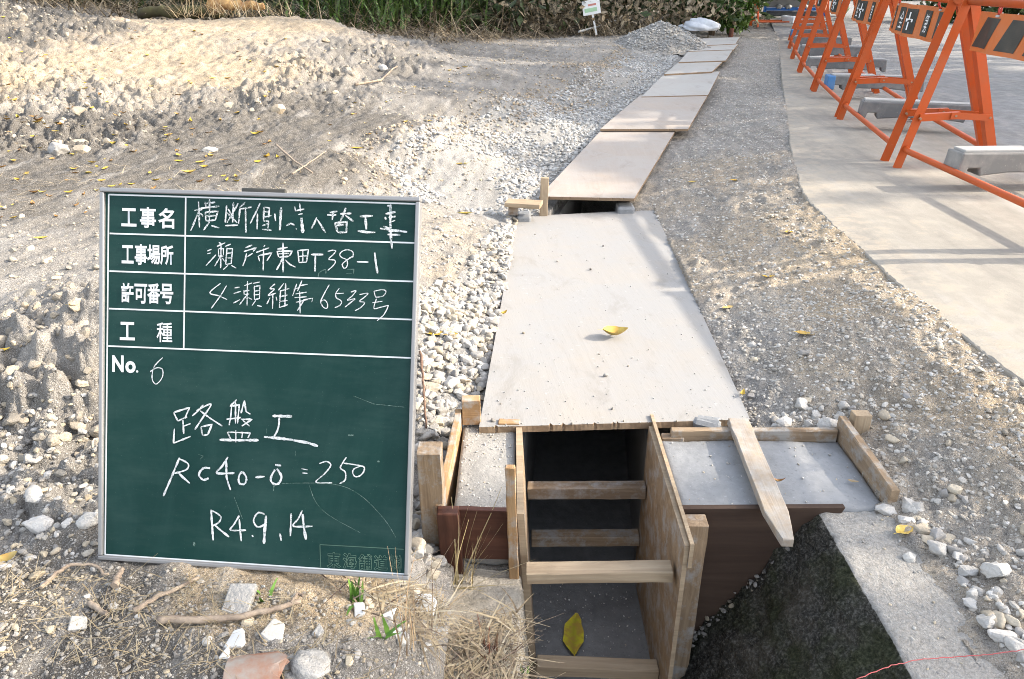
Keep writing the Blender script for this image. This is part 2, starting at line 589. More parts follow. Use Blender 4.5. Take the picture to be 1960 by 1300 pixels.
# ---------------------------------------------------------------- terrain
# control points: photo pixel, then height ('z') or camera depth ('d'); attributes sand, dark, rough
CPTS = [
    # px, py, kind, val, sand, dark, rough
    (0, 1300, 'z', .02, 0.03, 0.65, .4), (300, 1300, 'z', .0, 0.03, 0.65, .4), (600, 1300, 'z', -.03, 0.06, 0.30, .4), (760, 1290, 'z', -.09, 0.06, 0.30, .5),
    (900, 1290, 'z', -.24, 0.12, 0.30, .5), (990, 1290, 'z', -.275, 0.12, 0.20, .4), (990, 1120, 'z', -.28, 0.25, 0.00, .4), (890, 1130, 'z', -.255, 0.19, 0.10, .4),
    (0, 1150, 'z', .01, 0.03, 0.65, .4), (200, 1150, 'z', .0, 0.06, 0.55, .4), (450, 1140, 'z', -.005, 0.95, 0.00, .35), (640, 1150, 'z', -.02, 0.95, 0.00, .4),
    (760, 1150, 'z', -.07, 0.31, 0.10, .4), (820, 1110, 'z', -.21, 0.19, 0.10, .5), (815, 1000, 'z', -.25, 0.12, 0.10, .4), (815, 900, 'z', -.20, 0.06, 0.10, .4),
    (0, 1000, 'z', .0, 0.04, 0.22, .7), (120, 980, 'z', .0, 0.04, 0.22, .7), (190, 1050, 'z', .0, 0.08, 0.42, .4), (60, 830, 'z', .01, 0.08, 0.32, .8), (190, 850, 'z', .0, 0.08, 0.32, .8),
    (150, 740, 'z', .05, 0.20, 0.32, 1.0), (30, 760, 'z', .025, 0.15, 0.52, 1.0), (150, 610, 'z', .15, 0.20, 0.22, .7), (30, 640, 'z', .15, 0.17, 0.22, .7), (0, 560, 'z', .11, 0.15, 0.22, .3),
    (180, 520, 'z', .10, 0.15, 0.22, .3), (60, 450, 'z', .10, 0.08, 0.32, .3), (0, 400, 'z', .09, 0.04, 0.52, .35), (250, 420, 'z', .08, 0.08, 0.32, .3), (500, 420, 'z', .05, 0.13, 0.22, .4),
    (700, 450, 'z', .0, 0.17, 0.22, .4), (760, 420, 'z', -.05, 0.37, 0.00, .3), (860, 430, 'z', -.07, 0.46, 0.00, .3), (840, 520, 'z', -.10, 0.50, 0.00, .35), (870, 620, 'z', -.13, 0.19, 0.00, .3),
    (820, 720, 'z', -.16, 0.12, 0.00, .3), (900, 760, 'z', -.17, 0.12, 0.00, .3), (960, 560, 'z', -.17, 0.12, 0.00, .3), (960, 440, 'z', -.17, 0.06, 0.00, .3),
    (600, 600, 'z', .0, 0.13, 0.22, .4), (500, 800, 'z', .0, 0.13, 0.22, .4), (600, 950, 'z', -.03, 0.17, 0.22, .4),
    (0, 330, 'z', .085, 0.00, 1.20, .4), (250, 330, 'z', .08, 0.00, 1.17, .35), (450, 300, 'z', .075, 0.00, 1.07, .3), (620, 330, 'z', .06, 0.00, 0.72, .4),
    (0, 275, 'z', .09, 0.00, 1.12, .9), (200, 265, 'z', .09, 0.00, 1.02, .9), (400, 250, 'z', .085, 0.00, 1.17, .6), (560, 210, 'z', .08, 0.06, 0.72, .6),
    (0, 150, 'd', 4.3, 0.75, 0.10, .8), (0, 60, 'd', 5.5, 0.55, 0.45, .8), (0, 16, 'd', 6.3, 0.20, 0.90, 1.0), (200, 200, 'd', 4.1, 0.37, 0.15, .9),
    (150, 50, 'd', 5.6, 0.40, 0.60, .9), (300, 120, 'd', 4.9, 0.85, 0.00, .45), (300, 44, 'd', 6.0, 0.80, 0.10, .5), (450, 150, 'd', 4.7, 0.95, 0.00, .5), (450, 46, 'd', 6.0, 0.90, 0.00, .4),
    (590, 40, 'd', 6.2, 0.70, 0.00, .4), (600, 140, 'd', 4.9, 0.60, 0.10, 1.0), (520, 190, 'd', 4.35, 0.50, 0.20, 1.0), (690, 66, 'd', 6.5, 0.40, 0.10, .8), (740, 120, 'd', 5.7, 0.12, 0.42, 1.0), (820, 92, 'd', 7.2, 0.12, 0.30, .8),
    (650, 185, 'd', 4.65, 0.15, 0.42, .7), (760, 150, 'd', 5.5, 0.06, 0.42, .6), (860, 105, 'd', 7.2, 0.03, 0.43, .5),
    (500, 62, 'd', 7.6, 0.30, 0.50, .6), (650, 66, 'd', 7.8, 0.30, 0.50, .6), (300, 62, 'd', 7.4, 0.30, 0.50, .6), (800, 62, 'd', 8.6, 0.06, 0.70, .7), (0, 0, 'd', 8.0, 0.30, 0.60, .6), (640, 44, 'd', 6.4, 0.60, 0.00, .5),
    (950, 95, 'd', 7.9, 0.06, 0.28, .2), (1100, 72, 'd', 9.3, 0.06, 0.28, .2), (900, 150, 'z', .055, 0.06, 0.28, .25), (700, 240, 'z', .06, 0.00, 0.97, .25), (820, 190, 'z', .055, 0.06, 0.35, .25),
    (1050, 120, 'z', .05, 0.09, 0.23, .25), (1170, 92, 'z', .045, 0.06, 0.18, .25), (950, 70, 'd', 9.5, 0.06, 0.68, .5),
    (780, 272, 'z', .035, 0.31, 0.32, .7), (880, 228, 'z', .04, 0.19, 0.15, .8), (1000, 183, 'z', .04, 0.19, 0.28, .7), (1120, 138, 'z', .045, 0.15, 0.18, .6), (690, 310, 'z', .035, 0.00, 0.62, .6),
    (700, 380, 'z', -.02, 0.17, 0.22, .4), (770, 340, 'z', -.085, 0.19, 0.00, .3), (885, 262, 'z', -.09, 0.12, 0.10, .3), (1005, 220, 'z', -.085, 0.12, 0.10, .3), (1130, 172, 'z', -.07, 0.06, 0.18, .3), (1215, 112, 'z', -.02, 0.06, 0.00, .3),
    (950, 300, 'z', -.12, 0.06, 0.10, .2), (1080, 240, 'z', -.11, 0.06, 0.10, .2), (960, 360, 'z', -.13, 0.06, 0.00, .3), (1120, 270, 'z', -.135, 0.06, 0.00, .3), (1215, 170, 'z', -.085, 0.06, 0.00, .3), (1300, 105, 'z', -.02, 0.21, 0.00, .3),
    (1340, 70, 'z', .03, 0.21, 0.04, .3), (1250, 250, 'z', -.135, 0.21, 0.00, .3),
    # right verge
    (1270, 420, 'z', -.17, 0.38, 0.04, .35), (1230, 370, 'z', -.155, 0.38, 0.04, .35), (1310, 260, 'z', -.13, 0.21, 0.04, .3), (1380, 150, 'z', -.075, 0.21, 0.04, .3), (1420, 75, 'z', -.01, 0.21, 0.00, .2),
    (1400, 330, 'z', -.095, 0.47, 0.04, .45), (1430, 200, 'z', -.065, 0.21, 0.06, .3), (1480, 110, 'z', -.060, 0.21, 0.04, .25), (1500, 250, 'z', -.060, 0.21, 0.06, .3), (1520, 370, 'z', -.060, 0.54, 0.04, .5),
    (1600, 450, 'z', -.058, 0.69, 0.00, .4), (1450, 480, 'z', -.105, 0.63, 0.00, .4), (1340, 520, 'z', -.145, 0.51, 0.04, .5), (1410, 650, 'z', -.14, 0.21, 0.10, .4), (1450, 760, 'z', -.16, 0.21, 0.08, .45),
    (1700, 540, 'z', -.060, 0.69, 0.00, .35), (1600, 600, 'z', -.078, 0.63, 0.00, .35), (1560, 720, 'z', -.108, 0.44, 0.06, .4), (1820, 640, 'z', -.060, 0.63, 0.00, .35), (1940, 730, 'z', -.060, 0.57, 0.00, .5),
    (1750, 760, 'z', -.088, 0.51, 0.02, .5), (1900, 900, 'z', -.08, 0.51, 0.02, .5), (1720, 880, 'z', -.11, 0.44, 0.04, .5), (1780, 1020, 'z', -.14, 0.44, 0.04, .5), (1920, 1100, 'z', -.12, 0.44, 0.04, .5),
    (1950, 1290, 'z', -.14, 0.44, 0.04, .5), (1650, 820, 'z', -.13, 0.44, 0.04, .4),
]
cp = []
for (px, py, k, val, sa, da, ro) in CPTS:
    p = PZ(px, py, val) if k == 'z' else PD(px, py, val)
    cp.append((p[0], p[1], p[2], sa, da, ro))
# far surroundings
for (x, y, z, sa, da, ro) in [(-6, 2, .15, .3, .3, .4), (-6, 6, .5, .5, .3, .6), (-9, 10, .5, .2, .6, .5), (-3, 11.5, .15, .1, .8, .5), (0, 13, .15, .1, .8, .4), (3, 14, -.03, .1, .6, .3),
                              (-14, 16, .4, .1, .8, .4), (0, 20, .3, .1, .8, .3), (8, 18, -.07, .1, .5, .2), (-2, .2, .03, .1, .4, .4), (-5, -2, .1, .1, .4, .4), (2.4, .2, -.08, .2, .1, .3),
                              (3.2, 4, -.08, .2, .1, .2), (3.2, 2, -.08, .2, .1, .2), (6, 10, -.08, .2, .1, .2), (10, 4, -.08, .2, .1, .2), (1.2, -.5, -.12, .2, .1, .4), (-.6, -.6, .0, .1, .3, .4),
                              (2, 15, .02, .1, .7, .3), (5, 16, -.07, .1, .7, .3), (12, 14, -.08, .2, .2, .2), (-1, 9.8, .1, .1, .6, .5)]:
    cp.append((x, y, z, sa, da, ro))
cp = np.array(cp)
CX, CY = cp[:, 0], cp[:, 1]


def _tps(r2):
    return 0.5 * r2 * np.log(r2 + 1e-9)


_n = len(cp)
_K = _tps((CX[:, None] - CX) ** 2 + (CY[:, None] - CY) ** 2) + np.eye(_n) * .012
_Pm = np.stack([np.ones(_n), CX, CY], 1)
_A = np.block([[_K, _Pm], [_Pm.T, np.zeros((3, 3))]])
_wz = np.linalg.solve(_A, np.concatenate([cp[:, 2], np.zeros(3)]))

ZR = -.05                        # road level
KR = (CAMZ - ZR) / CAMZ
ROAD = [tuple(PZ(px, py, ZR)[:2]) for px, py in [(1960, 730), (1850, 645), (1720, 540), (1620, 450), (1548, 385), (1530, 350), (1515, 290), (1497, 150), (1490, 75)]]
SHEET_PX = [((917, 815), (1434, 800), (1250, 403), (992, 416), -.135, -.178), ((1034, 375), (1213, 378), (1296, 246), (1158, 246), -.112, -.088),
            ((1150, 246), (1316, 246), (1356, 180), (1226, 182), -.072, -.050), ((1228, 184), (1354, 181), (1378, 138), (1268, 141), -.046, -.03),
            ((1268, 142), (1368, 137), (1388, 117), (1296, 119), -.018, -.006), ((1296, 119), (1393, 116), (1406, 96), (1315, 98), .004, .016),
            ((1315, 98), (1408, 95), (1416, 84), (1328, 88), .022, .03), ((1328, 88), (1411, 84), (1419, 71), (1340, 74), .036, .045)]
SHEET_PLAN = [([tuple(PZ(*q[0], q[4])[:2]), tuple(PZ(*q[1], q[4])[:2]), tuple(PZ(*q[2], q[5])[:2]), tuple(PZ(*q[3], q[5])[:2])], min(q[4], q[5]) - .022) for q in SHEET_PX]
ROAD = [(1.14, -1.5), (1.135, .6)] + ROAD + [(4.6, 14.5), (6.2, 20.0), (10, 30)]


def trench_c(y):
    return np.interp(y, [0, 1.4, 3.2, 4.5, 9], [.165, .163, .327, .66, 2.3])


def base_z(x, y):
    sh = np.shape(x)
    x, y = np.ravel(np.asarray(x, float)), np.ravel(np.asarray(y, float))
    o = np.empty_like(x)
    for i in range(0, len(x), 40000):
        s = slice(i, i + 40000)
        o[s] = _tps((x[s, None] - CX) ** 2 + (y[s, None] - CY) ** 2) @ _wz[:_n] + _wz[_n] + _wz[_n + 1] * x[s] + _wz[_n + 2] * y[s]
    return np.clip(o, -.45, 1.3).reshape(sh)


def attrs(x, y):
    sh = np.shape(x)
    x, y = np.ravel(np.asarray(x, float)), np.ravel(np.asarray(y, float))
    o = np.empty((len(x), 3))
    for i in range(0, len(x), 40000):
        s = slice(i, i + 40000)
        w = 1.0 / (((x[s, None] - CX) ** 2 + (y[s, None] - CY) ** 2) / (.02 + .02 * y[s, None] ** 2) + .02) ** 1.8
        o[s] = (w @ cp[:, 3:6]) / w.sum(1, keepdims=True)
    return o.reshape(*sh, 3)


def terrain(x, y, detail=True):
    x, y = np.asarray(x, float), np.asarray(y, float)
    z = base_z(x, y)
    if detail:
        a = attrs(x, y)
        r = a[..., 2]
        sc = np.clip(y, .7, 5) / 2.0
        z = z + fbm(x, y, .55, 3, 3) * (.012 + .025 * r)
        z = z + fbm(x, y, .16, 4, 11) * (.004 + .028 * r * r) + fbm(x, y, .05, 3, 23, ridged=True) * (.0015 + .008 * r * r) + (np.abs(fbm(x, y, .085, 4, 27)) - .12) * .13 * r ** 2 + (np.abs(fbm(x, y, .24, 4, 28)) - .12) * .16 * r ** 2.5 * np.clip((y - 2) / 2, 0, 1)
        z = z + fbm(x, y, .02, 2, 31) * (.0012 + .003 * r)
        w_ = x - .27 * y
        z = z + (np.abs(pnoise(w_ / .09, y / 1.1, 91)) * np.where(x < trench_c(y) - .2, .018, .006) + pnoise(w_ / .035, y / .6, 92) * .002 - .003) * np.clip(1.2 - r, .2, 1) * np.clip((y - .9) / .6, 0, 1)
    road_cut = inpoly(x, y, ROAD + [(30, 30), (30, -1.5)])
    inner = inpoly(x - .03, y, ROAD + [(30, 30), (30, -1.5)])
    z = np.where(road_cut, np.minimum(z, ZR - .006), z)
    z = np.where(inner, np.minimum(z, ZR - .03), z)
    c = trench_c(y)
    tr = (np.abs(x - c) < .155) & (y > 1.0) & (y < 3.9)
    tr |= (x > .022) & (x < .68) & (y <= 1.16)
    z = np.where(tr, -.72, z)
    under = ((x > -.135) & (x < .03) & (y > 1.145) & (y < 1.46)) | ((x > .28) & (x < .705) & (y > 1.16) & (y < 1.395))
    z = np.where(under, np.minimum(z, -.3), z)
    for q_ in SHEET_PLAN:
        ins = inpoly(x, y, q_[0])
        z = np.where(ins, np.minimum(z, q_[1]), z)
    blk = (x > -.11) & (x <= .03) & (y <= 1.13)
    z = np.where(blk, np.minimum(z, -.30), z)
    return z


def G(px, py, lift=0.0):
    """the point of the ground seen at a photo pixel"""
    r = ray(px, py)
    t = np.concatenate([np.linspace(.6, 3, 480), np.linspace(3.005, 14, 1400)])
    p = CAM + t[:, None] * r
    below = p[:, 2] < terrain(p[:, 0], p[:, 1]) + lift
    i = int(np.argmax(below)) if below.any() else len(t) - 1
    return p[i]


def ground_mesh():
    ny, nx = 1050, 1050
    ys = .12 + (np.exp(np.linspace(0, 1, ny) * math.log((17.0 + .5) / .5)) * .5 - .5)
    us = np.linspace(-1.15, 1.0, nx)
    X = us[None, :] * (ys[:, None] + .28)
    Y = np.repeat(ys[:, None], nx, 1)
    Z = terrain(X, Y)
    A = attrs(X, Y)
    V = np.stack([X, Y, Z], -1).reshape(-1, 3)
    idx = np.arange(ny * nx).reshape(ny, nx)
    F = np.stack([idx[:-1, :-1], idx[:-1, 1:], idx[1:, 1:], idx[1:, :-1]], -1).reshape(-1, 4)
    return V, F, A.reshape(-1, 3)


def ground_material():
    m, nt, b = mat('bare_earth', rough=.95, spec=.1)
    v = coords(nt)
    sand, dark, grav = attr(nt, 'sand').outputs['Fac'], attr(nt, 'dark').outputs['Fac'], attr(nt, 'gravel').outputs['Fac']
    n1 = noise(nt, v, 3.2, 7, .62)
    n2 = noise(nt, v, 22, 6, .65)
    n3 = noise(nt, v, 150, 4, .7)
    n4 = noise(nt, v, 520, 3, .6)
    soil = ramp(nt, n2, [(.3, (.185, .170, .150)), (.5, (.275, .257, .232)), (.7, (.345, .328, .303))])
    sandc = ramp(nt, n2, [(.3, (.29, .22, .14)), (.5, (.41, .32, .21)), (.72, (.48, .39, .275))])
    darkc = ramp(nt, n2, [(.3, (.060, .053, .045)), (.55, (.115, .103, .088)), (.75, (.175, .16, .138))])
    gravc = ramp(nt, n3, [(.3, (.20, .19, .17)), (.5, (.33, .32, .30)), (.7, (.46, .45, .43))])
    wob = math_(nt, 'MULTIPLY', math_(nt, 'SUBTRACT', n1, .5), 1.0)
    wob2 = math_(nt, 'MULTIPLY', math_(nt, 'SUBTRACT', n2, .5), .9)
    fs = ramp(nt, math_(nt, 'ADD', math_(nt, 'ADD', sand, wob), wob2), [(.25, g3(0)), (.75, g3(1))])
    fd = ramp(nt, math_(nt, 'SUBTRACT', math_(nt, 'ADD', dark, wob2), wob), [(.18, g3(0)), (.58, g3(1))])
    fg = ramp(nt, math_(nt, 'ADD', grav, wob2), [(.35, g3(0)), (.65, g3(1))])
    c = mix(nt, fs, soil, sandc)
    c = mix(nt, fd, c, darkc)
    c = mix(nt, math_(nt, 'MULTIPLY', fg, .8), c, gravc)
    stv = nt.nodes.new('ShaderNodeMapping')
    stv.inputs['Rotation'].default_value = (0, 0, .28)
    stv.inputs['Scale'].default_value = (1, .14, 1)
    nt.links.new(v, stv.inputs[0])
    streak = noise(nt, stv.outputs[0], 13, 5, .65)
    c = mix(nt, ramp(nt, streak, [(.52, g3(0)), (.7, g3(.5))]), c, (.13, .118, .10))
    c = mix(nt, ramp(nt, streak, [(.30, g3(.45)), (.46, g3(0))]), c, (.42, .40, .37))
    c = mix(nt, ramp(nt, n3, [(.52, g3(0)), (.66, g3(.75))]), c, (.10, .09, .078))
    c = mix(nt, ramp(nt, n4, [(.56, g3(0)), (.64, g3(.7))]), c, (.50, .48, .45))
    c = mix(nt, ramp(nt, n4, [(.34, g3(.7)), (.42, g3(0))]), c, (.085, .078, .068))
    nt.links.new(c, b.inputs['Base Color'])
    h = math_(nt, 'ADD', math_(nt, 'MULTIPLY', n3, 1.0), math_(nt, 'MULTIPLY', n4, .35))
    h = math_(nt, 'ADD', h, math_(nt, 'MULTIPLY', n2, .8))
    bump(nt, b, h, .75, .012)
    return m


# gravel bed outline beside the boards (photo outline on the ground, then world)
GBED_PX = [(918, 800), (800, 850), (800, 700), (815, 610), (900, 560), (950, 480), (985, 420), (900, 400), (770, 400), (745, 345), (800, 310), (870, 270), (940, 245), (1005, 215), (1130, 168),
           (1215, 112), (1290, 92), (1340, 85), (1250, 180), (1150, 248), (1030, 385), (990, 415), (960, 540)]
GBED = [tuple(PZ(px, py, -.12 if py > 200 else -.06)[:2]) for px, py in GBED_PX]
GFINE_PX = [(770, 410), (745, 345), (870, 270), (1005, 215), (1130, 168), (1215, 112), (1330, 88), (1250, 180), (1150, 248), (1030, 385)]

gV, gF, gA = ground_mesh()
_bed = inpoly(gV[:, 0] + fbm(gV[:, 0], gV[:, 1], .2, 3, 5) * .12, gV[:, 1] + fbm(gV[:, 0], gV[:, 1], .2, 3, 6) * .12, GBED).astype(float)
gme = npmesh('ground', gV, gF, ground_material(), True, fattr={'sand': gA[:, 0], 'dark': gA[:, 1], 'gravel': _bed})
link('ground', gme, kind='structure')
# plain earth farther out, one sheet to the horizon
fb = MB()
fb.box((0, 20, -.9), (300, 300, .1))
fb.build('terrain', plain_noise('far_earth', (.16, .13, .10), (.09, .075, .06), 1.5, .95, .1), kind='structure')


# ---------------------------------------------------------------- road
def road_material():
    m, nt, b = mat('road_surface', rough=.9, spec=.2)
    v = coords(nt)
    n1 = noise(nt, v, 1.3, 6, .6)
    n2 = noise(nt, v, 14, 6, .65)
    n3 = noise(nt, v, 260, 3, .7)
    far = nt.nodes.new('ShaderNodeSeparateXYZ')
    nt.links.new(v, far.inputs[0])
    # the concrete apron gives way to asphalt farther from the trench
    fx = math_(nt, 'ADD', math_(nt, 'SUBTRACT', far.outputs[0], math_(nt, 'MULTIPLY', far.outputs[1], .16)), math_(nt, 'MULTIPLY', n1, .5))
    fa = ramp(nt, math_(nt, 'MULTIPLY', fx, .3), [(.55, g3(0)), (.66, g3(1))])
    conc = ramp(nt, math_(nt, 'ADD', math_(nt, 'MULTIPLY', n1, .5), math_(nt, 'MULTIPLY', n2, .5)), [(.35, (.24, .222, .192)), (.65, (.335, .31, .265))])
    asp = ramp(nt, n2, [(.35, (.165, .165, .165)), (.65, (.235, .235, .235))])
    c = mix(nt, fa, conc, asp)
    dust = ramp(nt, math_(nt, 'ADD', math_(nt, 'MULTIPLY', n2, .5), math_(nt, 'MULTIPLY', n1, .5)), [(.52, g3(0)), (.7, g3(.45))])
    c = mix(nt, dust, c, (.34, .30, .24))
    sv = noise(nt, coords(nt, (1, .15, 1)), 9, 6, .7)
    c = mix(nt, ramp(nt, sv, [(.5, g3(0)), (.7, g3(.5))]), c, (.17, .16, .145))
    c = mix(nt, ramp(nt, sv, [(.3, g3(.5)), (.45, g3(0))]), c, (.36, .34, .31))
    dirt = attr(nt, 'dirt').outputs['Fac']
    fdirt = ramp(nt, math_(nt, 'ADD', dirt, math_(nt, 'MULTIPLY', math_(nt, 'SUBTRACT', n2, .5), 1.6)), [(.42, g3(0)), (.62, g3(.85))])
    c = mix(nt, fdirt, c, (.33, .29, .235))
    c = mix(nt, ramp(nt, n3, [(.58, g3(0)), (.72, g3(.4))]), c, (.13, .12, .11))
    c = mix(nt, ramp(nt, n3, [(.28, g3(.35)), (.38, g3(0))]), c, (.5, .48, .45))
    nt.links.new(c, b.inputs['Base Color'])
    bump(nt, b, math_(nt, 'ADD', n3, n2), .35, .004)
    return m


edge = [Vector((x, y)) for x, y in ROAD]
dense = []
for a, b_ in zip(edge, edge[1:]):
    n = max(1, int((b_ - a).length / (.012 if a.y < 4 else .05)))
    for i in range(n):
        dense.append(a.lerp(b_, i / n))
dense.append(edge[-1])
ex = np.array([p.x for p in dense])
ey = np.array([p.y for p in dense])
ex = ex + fbm(ey, ey * 0, .25, 4, 61) * .010 + fbm(ey, ey * 0 + 5, .05, 3, 62) * .006
V, F, dirt_ = [], [], []
rows = 7
for i in range(len(ex)):
    for k, (dx, z) in enumerate([(-.004, -.075), (0, -.006), (.004, -.001), (.10, 0), (.6, 0), (3, 0), (40, 0)]):
        dirt_.append((.5, .5, .5, .42, .1, 0, 0)[k])
        V.append((ex[i] + dx + (0 if k else random.uniform(-.006, .006)), ey[i], ZR + z - (random.uniform(0, .004) if k == 2 else 0)))
for i in range(len(ex) - 1):
    for k in range(rows - 1):
        a = i * rows + k
        F.append((a, a + 1, a + rows + 1, a + rows))
link('road', npmesh('road', V, F, road_material(), False, fattr={'dirt': dirt_}), kind='structure')

# ---------------------------------------------------------------- plywood cover sheets
def ply_sheet(corners, thick, face, label, rag=0.0, group=None):
    """corners: near-left, near-right, far-right, far-left (top face, world)"""
    c = [Vector(p) for p in corners]
    o = (c[0] + c[1] + c[2] + c[3]) / 4
    ex_ = ((c[1] - c[0]) + (c[2] - c[3])).normalized()
    ey_ = ((c[3] - c[0]) + (c[2] - c[1]))
    ey_ = (ey_ - ex_ * ey_.dot(ex_)).normalized()
    ez_ = ex_.cross(ey_)
    mw = Matrix.Translation(o) @ Matrix((ex_, ey_, ez_)).transposed().to_4x4()
    inv = mw.inverted()
    l = [inv @ p for p in c]
    nx, ny = 130, 60
    V, F, mi = [], [], []
    top, bot = {}, {}
    sag = random.uniform(-.004, .004)
    for j in range(ny + 1):
        for i in range(nx + 1):
            u, v = i / nx, j / ny
            p = (l[0] * (1 - u) + l[1] * u) * (1 - v) + (l[3] * (1 - u) + l[2] * u) * v
            dz = sag * math.sin(u * math.pi) * math.sin(v * math.pi)
            e = (rag * random.uniform(.6, 1.6) if random.random() < .05 else rag * .12 * random.random()) if j == 0 else 0
            ed = rag * .35 * random.uniform(-.3, 1) if j == ny else 0
            p2 = p + Vector((0, e - ed, dz))
            top[i, j] = len(V)
            V.append(p2)
            bot[i, j] = len(V)
            V.append(Vector((p2.x, p2.y - e * .8, dz - thick + p.z)))
    for j in range(ny):
        for i in range(nx):
            F.append((top[i, j], top[i + 1, j], top[i + 1, j + 1], top[i, j + 1]))
            F.append((bot[i, j], bot[i, j + 1], bot[i + 1, j + 1], bot[i + 1, j]))
            mi += [0, 0]
    for i in range(nx):
        F.append((top[i, 0], bot[i, 0], bot[i + 1, 0], top[i + 1, 0]))
        F.append((top[i, ny], top[i + 1, ny], bot[i + 1, ny], bot[i, ny]))
        mi += [1, 1]
    for j in range(ny):
        F.append((top[0, j], top[0, j + 1], bot[0, j + 1], bot[0, j]))
        F.append((top[nx, j], bot[nx, j], bot[nx, j + 1], top[nx, j + 1]))
        mi += [1, 1]
    me = npmesh('plywood_sheet', [tuple(v) for v in V], F, [face, M['ply_edge']], False, midx=mi)
    ob = link('plywood_sheet', me, label=label, cat='plywood sheet', group=group)
    ob.matrix_world = mw
    return ob


def pn1(t):
    return float(pnoise(np.array([t]), np.array([3.3]), 77)[0])


GRP = 'plywood sheets covering the trench'
sheet_near = ply_sheet([PZ(917, 818, -.135), PZ(1436, 803, -.135), PZ(1252, 401, -.178), PZ(989, 415, -.178)], .016, M['ply_dusty'],
                       'widest plywood sheet, dusty with dried cement, nearest over the open trench', rag=.006, group=GRP)
# (near-left, near-right, far-right, far-left, z near, z far)
far_sheets = [
    ((1032, 376), (1214, 380), (1297, 243), (1157, 243), -.112, -.088, 'ply_pink', 'pinkish plywood sheet directly behind the small square trench gap'),
    ((1149, 247), (1317, 247), (1357, 178), (1226, 182), -.072, -.050, 'ply_pink', 'pinkish plywood sheet third along the row, overlapping the one behind the gap'),
    ((1228, 185), (1355, 182), (1378, 137), (1272, 141), -.046, -.03, 'ply_pale', 'pale plywood sheet with a bare sandy corner, midway along the row'),
    ((1271, 142), (1363, 137), (1384, 117), (1299, 119), -.018, -.006, 'ply_pale', 'short pale plywood sheet with a shadowed front edge, before the last three'),
    ((1299, 119), (1389, 116), (1402, 96), (1318, 98), .004, .016, 'ply_pale', 'whitish plywood sheet third from the far end of the row'),
    ((1318, 98), (1404, 95), (1413, 84), (1331, 88), .022, .03, 'ply_pale', 'narrow whitish plywood sheet second from the far end of the row'),
    ((1330, 88), (1408, 84), (1416, 71), (1343, 74), .036, .045, 'ply_pale', 'last plywood sheet of the row, lying beside the gravel heap'),
]
for a, b_, c_, d_, z0, z1, mk, lb in far_sheets:
    ply_sheet([PZ(*a, z0), PZ(*b_, z0), PZ(*c_, z1), PZ(*d_, z1)], .013, M[mk], lb, rag=.003, group=GRP)

# ---------------------------------------------------------------- concrete channel under the sheets
ch = empty('drainage_channel', (.16, 1.3, -.6), label='concrete drainage channel running in the trench under the plywood sheets', cat='channel')


def channel_piece(name, offs, z0, z1, y0, y1, n=24):
    """solid strip following the trench centre; offs = (x0, x1) from the centre"""
    V, F = [], []
    for i in range(n + 1):
        y = y0 + (y1 - y0) * i / n
        c = float(trench_c(y))
        for dx, z in ((offs[0], z0), (offs[1], z0), (offs[1], z1), (offs[0], z1)):
            V.append((c + dx - ch.location.x, y - ch.location.y, z - ch.location.z))
    for i in range(n):
        for k in range(4):
            a, b2 = i * 4 + k, i * 4 + (k + 1) % 4
            F.append((a, b2, b2 + 4, a + 4))
    F += [(0, 1, 2, 3), (n * 4 + 3, n * 4 + 2, n * 4 + 1, n * 4)]
    return link(name, npmesh(name, V, F, M['channel_concrete'], False), ch)


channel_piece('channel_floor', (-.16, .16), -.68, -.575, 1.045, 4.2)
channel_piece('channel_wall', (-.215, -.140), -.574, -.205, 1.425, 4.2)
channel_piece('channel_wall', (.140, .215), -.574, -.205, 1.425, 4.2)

# ---------------------------------------------------------------- trench formwork: two plywood walls, four spacer bars, one stake
tf = empty('trench_formwork', (.16, 1.2, -.57), label='open-ended timber trench formwork, two plywood walls held apart by four bars', cat='formwork')


def quad_panel(name, a, b_, c_, d_, thick, mats, parent, out):
    """vertical panel from four outer corner points, thickened along out"""
    mb = MB()
    o = Vector(parent.location) if parent else Vector((0, 0, 0))
    P4 = [Vector(p) - o for p in (a, b_, c_, d_)]
    out = Vector(out).normalized() * thick
    A = [mb.bm.verts.new(p) for p in P4]
    B = [mb.bm.verts.new(p + out) for p in P4]
    f = mb.bm.faces.new(A)
    g = mb.bm.faces.new(B[::-1])
    for i in range(4):
        h = mb.bm.faces.new((A[i], B[i], B[(i + 1) % 4], A[(i + 1) % 4]))
        h.material_index = 1
    return mb.build(name, mats, parent)


quad_panel('wall_panel', (.022, 1.12, -.138), (.022, 1.425, -.138), (.048, 1.425, -.572), (.053, 1.12, -.572), .013, [M['ply_wall'], M['timber_pale']], tf, (-1, 0, 0))
quad_panel('wall_panel', (.298, 1.022, -.128), (.302, 1.425, -.140), (.300, 1.425, -.572), (.298, 1.022, -.60), .008, [M['ply_wall'], M['timber_pale']], tf, (1, 0, 0))
quad_panel('wall_panel', (.3064, 1.018, -.122), (.3102, 1.46, -.130), (.3102, 1.46, -.50), (.3064, 1.018, -.175), .007, [M['ply_wall'], M['timber_pale']], tf, (1, 0, 0))
timber('backing_strip', (.004, 1.13, -.155), (.036, 1.128, -.56), .022, .014, M['timber_grey'], tf, up=(0, 1, 0))
timber('spacer_bar', (.036, 1.40, -.296), (.299, 1.385, -.284), .030, .030, M['timber_grey'], tf)
timber('spacer_bar', (.046, 1.42, -.452), (.300, 1.41, -.440), .030, .028, M['timber'], tf)
timber('spacer_bar', (.026, 1.068, -.232), (.292, 1.062, -.222), .034, .024, M['timber_pale'], tf)
timber('spacer_bar', (.050, 1.105, -.512), (.297, 1.100, -.520), .032, .026, M['timber_pale'], tf)
timber('stake', (.3375, 1.112, -.146), (.3345, 1.106, -.57), .044, .034, M['timber'], tf, up=(0, 1, 0), taper=(.82, .35))

